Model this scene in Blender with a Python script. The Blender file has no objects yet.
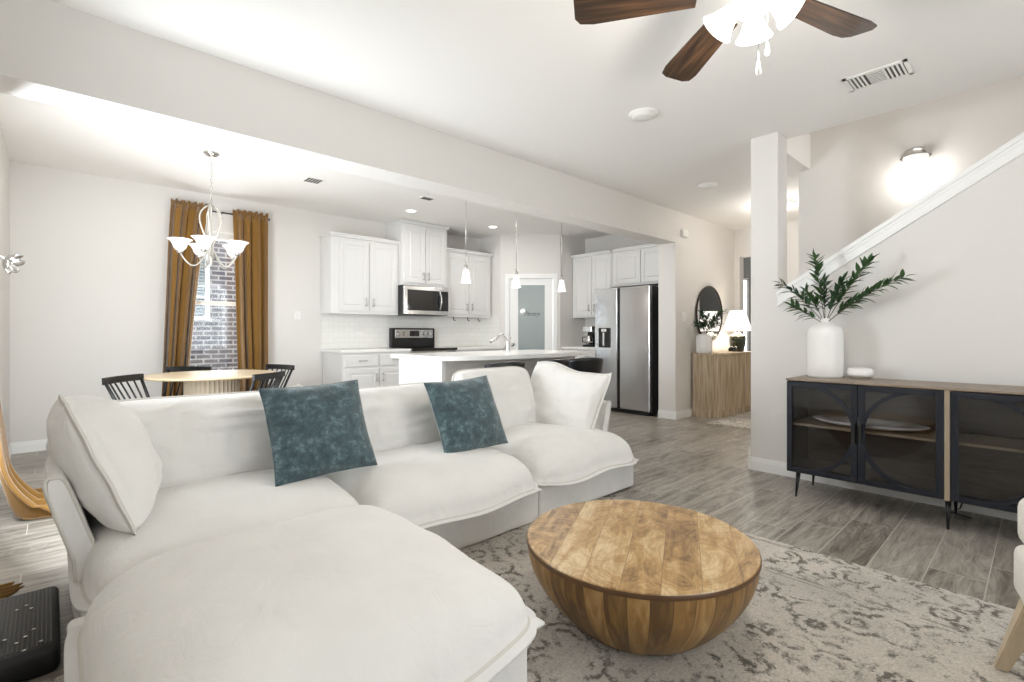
import bpy, bmesh, math, random
from mathutils import Vector, Matrix, noise
random.seed(7)
PI = math.pi
SC = bpy.context.scene
COL = SC.collection

# ------------------------------------------------------------------ camera
cam_d = bpy.data.cameras.new('camera')
cam = bpy.data.objects.new('camera', cam_d)
COL.objects.link(cam)
cam.location = (0, 0, 1.13)
cam.rotation_euler = (PI / 2, 0, -math.atan2(0.6805, 0.7327))
cam_d.sensor_width = 36.0
cam_d.lens = 494 / 1024 * 36.0
cam_d.shift_y = -7 / 1024
cam_d.clip_start = 0.02
SC.camera = cam

# ------------------------------------------------------------------ world, exposure
SC.view_settings.view_transform = 'Standard'
SC.view_settings.look = 'None'
SC.view_settings.gamma = 1
SC.view_settings.use_curve_mapping = False
SC.view_settings.exposure = 1.15
SC.cycles.max_bounces = 10
SC.cycles.diffuse_bounces = 7
SC.cycles.glossy_bounces = 4
SC.cycles.transmission_bounces = 8
SC.cycles.transparent_max_bounces = 12
SC.cycles.sample_clamp_indirect = 6
SC.cycles.caustics_reflective = False
SC.cycles.caustics_refractive = False
w = bpy.data.worlds.new('sky')
SC.world = w
w.use_nodes = True
wb = w.node_tree.nodes['Background']
wb.inputs[0].default_value = (0.86, 0.93, 1.0, 1)
wb.inputs[1].default_value = 1.3


def area(name, loc, rot, sx, sy, power, col=(1, 1, 1)):
    l = bpy.data.lights.new(name, 'AREA')
    l.shape = 'RECTANGLE'
    l.size, l.size_y = sx, sy
    l.energy = power
    l.color = col
    o = bpy.data.objects.new(name, l)
    COL.objects.link(o)
    o.location = loc
    o.rotation_euler = rot
    return o


def point(name, loc, power, r=0.05, col=(1, 0.95, 0.89)):
    l = bpy.data.lights.new(name, 'POINT')
    l.energy = power
    l.color = col
    l.shadow_soft_size = r
    o = bpy.data.objects.new(name, l)
    COL.objects.link(o)
    o.location = loc
    return o


# daylight through the living room windows behind the camera (area lights face +y)
area('window_daylight', (1.9, -2.5, 1.55), (PI / 2, 0, PI), 3.4, 1.9, 104, (0.87, 0.94, 1.0))
# daylight through the patio door in the left wall (faces +x)
area('patio_daylight', (-0.24, 3.75, 1.25), (PI / 2, 0, -PI / 2 + 0.3), 1.1, 1.6, 58, (0.88, 0.945, 1.0))
# daylight through the dining window (faces -y)
area('dining_daylight', (1.42, 6.7, 1.45), (-PI / 2, 0, 0), 0.6, 1.6, 14, (0.95, 0.98, 1.0))
# front entry daylight
area('entry_daylight', (9.92, 4.0, 1.25), (PI / 2, 0, PI / 2), 0.08, 1.8, 16)
# upstairs landing light above the stairwell
area('landing_light', (5.0, 0.2, 5.0), (0, 0, 0), 0.7, 1.6, 9, (1, 0.98, 0.95))


# ------------------------------------------------------------------ materials
def lin(c):
    c = c / 255.0
    return c / 12.92 if c <= 0.04045 else ((c + 0.055) / 1.055) ** 2.4


def rgb(r, g, b):
    return (lin(r), lin(g), lin(b), 1)


def newmat(name):
    m = bpy.data.materials.new(name)
    m.use_nodes = True
    nt = m.node_tree
    return m, nt, nt.nodes['Principled BSDF']


def N(nt, t, **kw):
    n = nt.nodes.new(t)
    for k, v in kw.items():
        setattr(n, k, v)
    return n


def mat(name, col, rough=0.5, metal=0.0, bump=0.0, bscale=200, var=0.0, vscale=3, coat=0.0, sheen=0.0, stretch=(1, 1, 1), bdist=0.002):
    m, nt, b = newmat(name)
    b.inputs['Base Color'].default_value = col
    b.inputs['Roughness'].default_value = rough
    b.inputs['Metallic'].default_value = metal
    b.inputs['Coat Weight'].default_value = coat
    b.inputs['Sheen Weight'].default_value = sheen
    tc = N(nt, 'ShaderNodeTexCoord')
    mp = N(nt, 'ShaderNodeMapping')
    mp.inputs['Scale'].default_value = stretch
    nt.links.new(tc.outputs['Object'], mp.inputs[0])
    if var:
        n = N(nt, 'ShaderNodeTexNoise')
        n.inputs['Scale'].default_value = vscale
        n.inputs['Detail'].default_value = 5
        nt.links.new(mp.outputs[0], n.inputs['Vector'])
        r = N(nt, 'ShaderNodeMapRange')
        r.inputs[1].default_value = 0.3
        r.inputs[2].default_value = 0.7
        r.inputs[3].default_value = 1 - var
        r.inputs[4].default_value = 1 + var
        nt.links.new(n.outputs[0], r.inputs[0])
        v = N(nt, 'ShaderNodeVectorMath', operation='SCALE')
        v.inputs[0].default_value = col[:3]
        nt.links.new(r.outputs[0], v.inputs['Scale'])
        nt.links.new(v.outputs[0], b.inputs['Base Color'])
    if bump:
        n = N(nt, 'ShaderNodeTexNoise')
        n.inputs['Scale'].default_value = bscale
        n.inputs['Detail'].default_value = 3
        nt.links.new(mp.outputs[0], n.inputs['Vector'])
        bp = N(nt, 'ShaderNodeBump')
        bp.inputs['Strength'].default_value = bump
        bp.inputs['Distance'].default_value = bdist
        nt.links.new(n.outputs[0], bp.inputs['Height'])
        nt.links.new(bp.outputs[0], b.inputs['Normal'])
    return m


def emat(name, col, strength, base=(0.9, 0.9, 0.9, 1)):
    m, nt, b = newmat(name)
    b.inputs['Base Color'].default_value = base
    b.inputs['Emission Color'].default_value = col
    b.inputs['Emission Strength'].default_value = strength
    b.inputs['Roughness'].default_value = 0.3
    return m


def glassmat(name, col=(1, 1, 1, 1), alpha=0.12, rough=0.03):
    m, nt, b = newmat(name)
    out = nt.nodes['Material Output']
    tr = N(nt, 'ShaderNodeBsdfTransparent')
    tr.inputs[0].default_value = col
    gl = N(nt, 'ShaderNodeBsdfGlossy')
    gl.inputs['Roughness'].default_value = rough
    fr = N(nt, 'ShaderNodeFresnel')
    fr.inputs[0].default_value = 1.5
    ad = N(nt, 'ShaderNodeMath', operation='ADD')
    ad.inputs[1].default_value = alpha
    nt.links.new(fr.outputs[0], ad.inputs[0])
    mx = N(nt, 'ShaderNodeMixShader')
    nt.links.new(ad.outputs[0], mx.inputs[0])
    nt.links.new(tr.outputs[0], mx.inputs[1])
    nt.links.new(gl.outputs[0], mx.inputs[2])
    nt.links.new(mx.outputs[0], out.inputs[0])
    return m


def mathn(nt, op, a, b=None, c=None):
    n = N(nt, 'ShaderNodeMath', operation=op)
    for i, v in enumerate((a, b, c)):
        if v is None:
            continue
        if isinstance(v, (int, float)):
            n.inputs[i].default_value = v
        else:
            nt.links.new(v, n.inputs[i])
    return n.outputs[0]


def ramp(nt, fac, stops):
    r = N(nt, 'ShaderNodeValToRGB')
    el = r.color_ramp.elements
    while len(el) < len(stops):
        el.new(0.5)
    for e, (p, c) in zip(el, stops):
        e.position = p
        e.color = c
    nt.links.new(fac, r.inputs[0])
    return r.outputs[0]


def mixc(nt, fac, a, b, mode='MIX'):
    n = N(nt, 'ShaderNodeMix', data_type='RGBA', blend_type=mode)
    for s, v in ((n.inputs[0], fac), (n.inputs[6], a), (n.inputs[7], b)):
        if isinstance(v, (int, float)):
            s.default_value = v
        elif isinstance(v, tuple):
            s.default_value = v
        else:
            nt.links.new(v, s)
    return n.outputs[2]


def comb(nt, x, y, z):
    n = N(nt, 'ShaderNodeCombineXYZ')
    for i, v in enumerate((x, y, z)):
        if isinstance(v, (int, float)):
            n.inputs[i].default_value = v
        else:
            nt.links.new(v, n.inputs[i])
    return n.outputs[0]


def plank_mat(name, W, L, y0, x0, stag, cols, grout, ang=0.0, gw=0.0016, rough=0.42, gx=2.2, gy=16, randoff=False, coat=0.0):
    """planks along local x (turned by ang), rows of width W, length L"""
    m, nt, b = newmat(name)
    tc = N(nt, 'ShaderNodeTexCoord')
    mp = N(nt, 'ShaderNodeMapping')
    mp.inputs['Rotation'].default_value = (0, 0, -ang)
    nt.links.new(tc.outputs['Object'], mp.inputs[0])
    sx = N(nt, 'ShaderNodeSeparateXYZ')
    nt.links.new(mp.outputs[0], sx.inputs[0])
    X, Y = sx.outputs[0], sx.outputs[1]
    yr = mathn(nt, 'DIVIDE', mathn(nt, 'SUBTRACT', Y, y0), W)
    row = mathn(nt, 'FLOOR', yr)
    fy = mathn(nt, 'MULTIPLY', mathn(nt, 'SUBTRACT', yr, row), W)
    off = mathn(nt, 'MULTIPLY', row, stag)
    if randoff:
        wn = N(nt, 'ShaderNodeTexWhiteNoise', noise_dimensions='1D')
        nt.links.new(row, wn.inputs['W'])
        off = mathn(nt, 'MULTIPLY', wn.outputs['Value'], L)
    xr = mathn(nt, 'DIVIDE', mathn(nt, 'SUBTRACT', mathn(nt, 'ADD', X, off), x0), L)
    cl = mathn(nt, 'FLOOR', xr)
    fx = mathn(nt, 'MULTIPLY', mathn(nt, 'SUBTRACT', xr, cl), L)
    wn = N(nt, 'ShaderNodeTexWhiteNoise', noise_dimensions='2D')
    nt.links.new(comb(nt, row, cl, 0), wn.inputs['Vector'])
    rnd = wn.outputs['Value']
    gv = comb(nt, mathn(nt, 'MULTIPLY', X, gx), mathn(nt, 'MULTIPLY', Y, gy), mathn(nt, 'MULTIPLY', rnd, 37))
    n1 = N(nt, 'ShaderNodeTexNoise')
    n1.inputs['Scale'].default_value = 1.0
    n1.inputs['Detail'].default_value = 6
    n1.inputs['Roughness'].default_value = 0.6
    n1.inputs['Distortion'].default_value = 1.2
    nt.links.new(gv, n1.inputs['Vector'])
    # swirling figure
    wv = N(nt, 'ShaderNodeTexNoise')
    wv.inputs['Scale'].default_value = 1.0
    wv.inputs['Detail'].default_value = 2
    wv.inputs['Distortion'].default_value = 2.2
    nt.links.new(comb(nt, mathn(nt, 'MULTIPLY', X, gx * 1.1), mathn(nt, 'MULTIPLY', Y, gy * 0.32), mathn(nt, 'MULTIPLY', rnd, 91)), wv.inputs['Vector'])
    ring = mathn(nt, 'FRACT', mathn(nt, 'MULTIPLY', wv.outputs[0], 9))
    ring = mathn(nt, 'ABSOLUTE', mathn(nt, 'SUBTRACT', ring, 0.5))
    g = mathn(nt, 'ADD', mathn(nt, 'MULTIPLY', n1.outputs[0], 0.62), mathn(nt, 'MULTIPLY', ring, 0.22))
    g = mathn(nt, 'ADD', g, mathn(nt, 'MULTIPLY', mathn(nt, 'SUBTRACT', wv.outputs[0], 0.5), 0.5))
    g = mathn(nt, 'ADD', g, mathn(nt, 'MULTIPLY', mathn(nt, 'SUBTRACT', rnd, 0.5), 0.13))
    c = ramp(nt, g, [(0.18, cols[0]), (0.37, cols[1]), (0.6, cols[2])])
    # fine fibre
    nf = N(nt, 'ShaderNodeTexNoise')
    nf.inputs['Scale'].default_value = 1
    nf.inputs['Detail'].default_value = 3
    nt.links.new(comb(nt, mathn(nt, 'MULTIPLY', X, 9), mathn(nt, 'MULTIPLY', Y, 170), rnd), nf.inputs['Vector'])
    c = mixc(nt, 0.35, c, ramp(nt, nf.outputs[0], [(0.3, (0.55, 0.55, 0.55, 1)), (0.6, (1, 1, 1, 1))]), 'MULTIPLY')
    e = mathn(nt, 'MINIMUM', mathn(nt, 'MINIMUM', fy, mathn(nt, 'SUBTRACT', W, fy)), mathn(nt, 'MINIMUM', fx, mathn(nt, 'SUBTRACT', L, fx)))
    isg = mathn(nt, 'LESS_THAN', e, gw)
    c = mixc(nt, isg, c, grout)
    nt.links.new(c, b.inputs['Base Color'])
    b.inputs['Roughness'].default_value = rough
    b.inputs['Coat Weight'].default_value = coat
    return m


M = {}
M['wall'] = mat('wall_paint', rgb(224, 221, 217), 0.85, bump=0.08, bscale=60)
M['ceil'] = mat('ceiling_paint', rgb(240, 238, 235), 0.9, bump=0.06, bscale=60)
M['trim'] = mat('trim_paint', rgb(240, 240, 238), 0.45)
M['cabinet'] = mat('cabinet_paint', rgb(224, 223, 221), 0.4)
M['counter'] = mat('white_quartz', rgb(240, 239, 236), 0.18, var=0.02, vscale=40)
M['plaster'] = mat('island_plaster', rgb(214, 211, 207), 0.8, bump=0.9, bscale=45, bdist=0.01)
M['sofa'] = mat('linen_slipcover', rgb(227, 225, 221), 0.92, bump=0.35, bscale=420, var=0.03, vscale=5, sheen=0.15)
def add_slack(m, sc, dist, st):
    nt = m.node_tree
    b = nt.nodes['Principled BSDF']
    old = [n for n in nt.nodes if n.type == 'BUMP'][0]
    tc = [n for n in nt.nodes if n.type == 'TEX_COORD'][0]
    n = nt.nodes.new('ShaderNodeTexNoise')
    n.inputs['Scale'].default_value = sc
    n.inputs['Detail'].default_value = 4
    n.inputs['Distortion'].default_value = 0.9
    nt.links.new(tc.outputs['Object'], n.inputs['Vector'])
    bp = nt.nodes.new('ShaderNodeBump')
    bp.inputs['Strength'].default_value = st
    bp.inputs['Distance'].default_value = dist
    nt.links.new(n.outputs[0], bp.inputs['Height'])
    nt.links.new(bp.outputs[0], old.inputs['Normal'])


add_slack(M['sofa'], 9.0, 0.02, 0.35)
M['sofa_seam'] = mat('linen_flange', rgb(208, 204, 196), 0.92, bump=0.3, bscale=420)
M['steel'] = mat('stainless_steel', (0.55, 0.55, 0.55, 1), 0.2, 1.0, bump=0.05, bscale=30, stretch=(1, 1, 40))
M['chrome'] = mat('brushed_nickel', (0.62, 0.61, 0.59, 1), 0.22, 1.0)
M['pull'] = mat('nickel_pull', (0.5, 0.49, 0.47, 1), 0.3, 1.0)
M['black'] = mat('black_paint', rgb(22, 22, 24), 0.35)
M['blackglass'] = mat('black_glass', rgb(12, 12, 14), 0.08, coat=0.5)
M['blackplastic'] = mat('black_plastic', rgb(17, 17, 19), 0.5, bump=0.1, bscale=150)
M['darkgrey'] = mat('dark_grey_metal', rgb(50, 50, 52), 0.45)
M['ebony'] = mat('black_chair_wood', rgb(11, 10, 10), 0.45)
M['curtain'] = mat('mustard_velvet', rgb(128, 90, 26), 0.85, bump=0.2, bscale=120, var=0.12, vscale=4, sheen=0.5, stretch=(1, 1, 0.2))
M['ceramic'] = mat('matt_white_ceramic', rgb(232, 230, 227), 0.7, bump=0.25, bscale=40)
M['whiteplastic'] = mat('white_plastic', rgb(238, 236, 233), 0.35)
M['glass'] = glassmat('clear_glass', (0.97, 0.98, 0.98, 1), 0.02)
M['cabglass'] = glassmat('cabinet_door_glass', (0.95, 0.95, 0.96, 1), 0.0, 0.03)
M['mirror'] = mat('mirror_silver', (0.85, 0.85, 0.85, 1), 0.02, 1.0)
M['bronze'] = mat('bronze_rim', rgb(62, 50, 38), 0.35, 0.7)
M['leaf'] = mat('leaf_green', rgb(52, 84, 42), 0.55, var=0.35, vscale=14)
M['leafd'] = mat('leaf_dark_green', rgb(38, 66, 38), 0.55, var=0.35, vscale=14)
M['twig'] = mat('twig_brown', rgb(96, 84, 62), 0.7)
M['shadeon'] = emat('lit_frosted_glass', (1, 0.96, 0.90, 1), 0.38, (0.5, 0.49, 0.47, 1))
M['shadefan'] = emat('lit_fan_glass', (1, 0.96, 0.91, 1), 1.6)
M['shadelamp'] = emat('lit_linen_shade', (1, 0.94, 0.85, 1), 0.45)
M['disc'] = emat('downlight_lens', (1, 0.98, 0.94, 1), 3.0)
M['greenglaze'] = mat('dark_green_glaze', rgb(42, 46, 26), 0.12, var=0.4, vscale=16, coat=0.6)
M['ventwhite'] = mat('vent_white', rgb(235, 233, 229), 0.5)
M['ventdark'] = mat('vent_shadow_gap', rgb(90, 88, 85), 0.7)
M['beigewood'] = mat('washed_oak_leg', rgb(200, 184, 158), 0.5, var=0.12, vscale=4, stretch=(8, 8, 1))
M['upholstery'] = mat('white_boucle', rgb(228, 224, 218), 0.9, bump=0.4, bscale=260)
M['tableoak'] = mat('blond_oak', rgb(212, 190, 156), 0.35, var=0.1, vscale=5, stretch=(1, 8, 1))
M['flutes'] = mat('fluted_pale_wood', rgb(176, 160, 138), 0.6)
M['topwood'] = mat('cabinet_top_wood', rgb(138, 122, 106), 0.42, var=0.15, vscale=5, stretch=(8, 1, 1))
M['inwood'] = mat('cabinet_dark_interior', rgb(84, 76, 68), 0.6, var=0.2, vscale=5, stretch=(1, 1, 8))
M['edgewood'] = mat('shelf_edge_wood', rgb(158, 142, 120), 0.5)
M['blueblack'] = mat('blackened_steel', rgb(33, 36, 44), 0.38, 0.3, var=0.1, vscale=12)
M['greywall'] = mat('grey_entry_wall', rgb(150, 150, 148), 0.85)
M['cloth'] = M['curtain']

M['floor'] = plank_mat('wood_look_tile', 0.207, 0.92, 0.174, 3.11, 0.23,
                       [rgb(108, 102, 93), rgb(150, 143, 133), rgb(182, 175, 164)], rgb(190, 184, 174), gw=0.002, rough=0.36, gx=1.5, gy=20)


def blade_wood():
    m, nt, b = newmat('walnut_blade')
    tc = N(nt, 'ShaderNodeTexCoord')
    mp = N(nt, 'ShaderNodeMapping')
    mp.inputs['Scale'].default_value = (3, 45, 3)
    nt.links.new(tc.outputs['Object'], mp.inputs[0])
    n = N(nt, 'ShaderNodeTexNoise')
    n.inputs['Scale'].default_value = 1
    n.inputs['Detail'].default_value = 5
    nt.links.new(mp.outputs[0], n.inputs['Vector'])
    nt.links.new(ramp(nt, n.outputs[0], [(0.3, rgb(32, 22, 16)), (0.5, rgb(56, 40, 28)), (0.7, rgb(92, 66, 44))]), b.inputs['Base Color'])
    b.inputs['Roughness'].default_value = 0.4
    return m


M['blade'] = blade_wood()


def rug_mat():
    m, nt, b = newmat('distressed_rug')
    tc = N(nt, 'ShaderNodeTexCoord')
    sx = N(nt, 'ShaderNodeSeparateXYZ')
    nt.links.new(tc.outputs['Object'], sx.inputs[0])
    X, Y = sx.outputs[0], sx.outputs[1]

    def noi(scale, det=6, vec=None, dist=0.0, rough=0.55):
        n = N(nt, 'ShaderNodeTexNoise')
        n.inputs['Scale'].default_value = scale
        n.inputs['Detail'].default_value = det
        n.inputs['Distortion'].default_value = dist
        n.inputs['Roughness'].default_value = rough
        nt.links.new(vec if vec else tc.outputs['Object'], n.inputs['Vector'])
        return n.outputs[0]
    base = ramp(nt, noi(1.6, 3), [(0.35, rgb(184, 178, 169)), (0.65, rgb(220, 213, 202))])
    # worn motif: rings and streaks seen through patchy wear
    vo = N(nt, 'ShaderNodeTexVoronoi', feature='F1')
    vo.inputs['Scale'].default_value = 7.5
    nt.links.new(tc.outputs['Object'], vo.inputs['Vector'])
    ring = mathn(nt, 'ABSOLUTE', mathn(nt, 'SUBTRACT', mathn(nt, 'FRACT', mathn(nt, 'MULTIPLY', vo.outputs['Distance'], 3.2)), 0.5))
    motif = mathn(nt, 'ADD', mathn(nt, 'MULTIPLY', ring, 0.5), mathn(nt, 'MULTIPLY', noi(52, 5, dist=0.3, rough=0.75), 0.95))
    motif = ramp(nt, motif, [(0.585, (0, 0, 0, 1)), (0.66, (1, 1, 1, 1))])
    patch = ramp(nt, noi(6, 7, rough=0.8), [(0.46, (0, 0, 0, 1)), (0.56, (1, 1, 1, 1))])
    fac = mathn(nt, 'MULTIPLY', mathn(nt, 'MULTIPLY', motif, patch), 0.9)
    c = mixc(nt, fac, base, rgb(98, 92, 84))
    # fine speckle
    sp = ramp(nt, noi(95, 4, rough=0.85), [(0.42, (0.60, 0.60, 0.60, 1)), (0.6, (1.04, 1.04, 1.04, 1))])
    c = mixc(nt, 0.6, c, sp, 'MULTIPLY')
    # streaky weave along y
    sv = comb(nt, mathn(nt, 'MULTIPLY', X, 26), mathn(nt, 'MULTIPLY', Y, 3), 0)
    st = ramp(nt, noi(1.0, 4, sv, rough=0.7), [(0.35, (0.8, 0.79, 0.78, 1)), (0.6, (1, 1, 1, 1))])
    c = mixc(nt, 0.35, c, st, 'MULTIPLY')
    # border lines parallel to the far short side (local x = 0 there)
    for d0, wd, s in ((0.045, 0.006, 0.5), (0.06, 0.004, 0.4), (0.36, 0.008, 0.6), (0.39, 0.005, 0.5)):
        ln = mathn(nt, 'LESS_THAN', mathn(nt, 'ABSOLUTE', mathn(nt, 'ADD', X, d0)), wd)
        ln = mathn(nt, 'MULTIPLY', ln, ramp(nt, noi(9, 4), [(0.42, (0, 0, 0, 1)), (0.55, (1, 1, 1, 1))]))
        c = mixc(nt, mathn(nt, 'MULTIPLY', ln, s), c, rgb(104, 97, 90))
    nt.links.new(c, b.inputs['Base Color'])
    b.inputs['Roughness'].default_value = 0.95
    bp = N(nt, 'ShaderNodeBump')
    bp.inputs['Strength'].default_value = 0.5
    bp.inputs['Distance'].default_value = 0.004
    nt.links.new(noi(220, 2), bp.inputs['Height'])
    nt.links.new(bp.outputs[0], b.inputs['Normal'])
    return m


M['rug'] = rug_mat()


def velvet_mat():
    m, nt, b = newmat('teal_crushed_velvet')
    tc = N(nt, 'ShaderNodeTexCoord')
    n = N(nt, 'ShaderNodeTexNoise')
    n.inputs['Scale'].default_value = 20
    n.inputs['Detail'].default_value = 9
    n.inputs['Roughness'].default_value = 0.78
    n.inputs['Distortion'].default_value = 0.15
    nt.links.new(tc.outputs['Object'], n.inputs['Vector'])
    nt.links.new(ramp(nt, n.outputs[0], [(0.36, rgb(40, 58, 63)), (0.52, rgb(62, 85, 91)), (0.68, rgb(120, 142, 148))]), b.inputs['Base Color'])
    b.inputs['Roughness'].default_value = 0.75
    b.inputs['Sheen Weight'].default_value = 0.5
    bp = N(nt, 'ShaderNodeBump')
    bp.inputs['Strength'].default_value = 0.4
    bp.inputs['Distance'].default_value = 0.004
    nt.links.new(n.outputs[0], bp.inputs['Height'])
    nt.links.new(bp.outputs[0], b.inputs['Normal'])
    return m


M['teal'] = velvet_mat()
M['mangotop'] = plank_mat('mango_wood_top', 0.125, 9.0, 0.02, -4.0, 0.0,
                          [rgb(118, 86, 44), rgb(180, 142, 88), rgb(216, 192, 148)], rgb(120, 90, 58), ang=math.radians(28), gw=0.0009, rough=0.34, gx=3.2, gy=14, coat=0.25)


def stave_mat():
    m, nt, b = newmat('mango_wood_staves')
    tc = N(nt, 'ShaderNodeTexCoord')
    sx = N(nt, 'ShaderNodeSeparateXYZ')
    nt.links.new(tc.outputs['Object'], sx.inputs[0])
    at = mathn(nt, 'MULTIPLY', mathn(nt, 'ARCTAN2', sx.outputs[1], sx.outputs[0]), 38 / (2 * PI))
    fl = mathn(nt, 'FLOOR', at)
    fr = mathn(nt, 'SUBTRACT', at, fl)
    wn = N(nt, 'ShaderNodeTexWhiteNoise', noise_dimensions='1D')
    nt.links.new(fl, wn.inputs['W'])
    n = N(nt, 'ShaderNodeTexNoise')
    n.inputs['Scale'].default_value = 1
    n.inputs['Detail'].default_value = 6
    n.inputs['Distortion'].default_value = 1.5
    nt.links.new(comb(nt, mathn(nt, 'MULTIPLY', at, 1.6), mathn(nt, 'MULTIPLY', sx.outputs[2], 5), mathn(nt, 'MULTIPLY', wn.outputs[0], 50)), n.inputs['Vector'])
    g = mathn(nt, 'ADD', mathn(nt, 'MULTIPLY', n.outputs[0], 0.75), mathn(nt, 'MULTIPLY', wn.outputs[0], 0.26))
    c = ramp(nt, g, [(0.3, rgb(92, 66, 36)), (0.55, rgb(146, 110, 62)), (0.85, rgb(194, 162, 112))])
    e = mathn(nt, 'LESS_THAN', mathn(nt, 'MINIMUM', fr, mathn(nt, 'SUBTRACT', 1, fr)), 0.02)
    c = mixc(nt, mathn(nt, 'MULTIPLY', e, 0.7), c, rgb(60, 40, 24))
    nt.links.new(c, b.inputs['Base Color'])
    b.inputs['Roughness'].default_value = 0.4
    return m


M['stave'] = stave_mat()
M['rimwood'] = mat('dark_rim_wood', rgb(92, 62, 36), 0.4, var=0.25, vscale=8)


def oak_console():
    m, nt, b = newmat('grey_washed_oak')
    tc = N(nt, 'ShaderNodeTexCoord')
    n = N(nt, 'ShaderNodeTexNoise')
    mp = N(nt, 'ShaderNodeMapping')
    mp.inputs['Scale'].default_value = (40, 40, 2.5)
    nt.links.new(tc.outputs['Object'], mp.inputs[0])
    nt.links.new(mp.outputs[0], n.inputs['Vector'])
    n.inputs['Scale'].default_value = 1
    n.inputs['Detail'].default_value = 5
    nt.links.new(ramp(nt, n.outputs[0], [(0.3, rgb(146, 127, 102)), (0.5, rgb(180, 162, 136)), (0.7, rgb(206, 190, 166))]), b.inputs['Base Color'])
    b.inputs['Roughness'].default_value = 0.6
    return m


M['console'] = oak_console()


def brick_mat(name, c1, c2, mortar, bw, bh, ms, axis='XZ', rough=0.9, smooth=False):
    m, nt, b = newmat(name)
    tc = N(nt, 'ShaderNodeTexCoord')
    sx = N(nt, 'ShaderNodeSeparateXYZ')
    nt.links.new(tc.outputs['Object'], sx.inputs[0])
    v = comb(nt, sx.outputs[0 if axis == 'XZ' else 1], sx.outputs[2], 0)
    br = N(nt, 'ShaderNodeTexBrick')
    br.inputs['Scale'].default_value = 1
    br.inputs['Color1'].default_value = c1
    br.inputs['Color2'].default_value = c2
    br.inputs['Mortar'].default_value = mortar
    br.inputs['Mortar Size'].default_value = ms
    br.inputs['Brick Width'].default_value = bw
    br.inputs['Row Height'].default_value = bh
    nt.links.new(v, br.inputs['Vector'])
    c = br.outputs[0]
    if not smooth:
        n = N(nt, 'ShaderNodeTexNoise')
        n.inputs['Scale'].default_value = 7
        n.inputs['Detail'].default_value = 4
        nt.links.new(tc.outputs['Object'], n.inputs['Vector'])
        c = mixc(nt, 0.6, c, ramp(nt, n.outputs[0], [(0.35, (0.6, 0.58, 0.6, 1)), (0.6, (1.1, 1.1, 1.1, 1))]), 'MULTIPLY')
    nt.links.new(c, b.inputs['Base Color'])
    b.inputs['Roughness'].default_value = rough
    return m


M['brick'] = brick_mat('neighbour_brick', rgb(140, 128, 131), rgb(106, 97, 106), rgb(196, 190, 184), 0.22, 0.078, 0.013)
M['subway'] = brick_mat('white_subway_tile', rgb(236, 235, 231), rgb(233, 232, 228), rgb(220, 218, 213), 0.15, 0.075, 0.002, rough=0.2, smooth=True)


def frost_mat():
    m, nt, b = newmat('frosted_door_glass')
    b.inputs['Base Color'].default_value = rgb(158, 168, 168)
    b.inputs['Roughness'].default_value = 0.22
    b.inputs['Coat Weight'].default_value = 0.5
    return m


M['frost'] = frost_mat()
M['etch'] = mat('pantry_lettering', rgb(70, 76, 78), 0.6)
M['blind'] = mat('blind_slats', rgb(176, 184, 186), 0.6)
M['ground'] = mat('outside_ground', rgb(120, 122, 104), 0.95, var=0.2)


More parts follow.
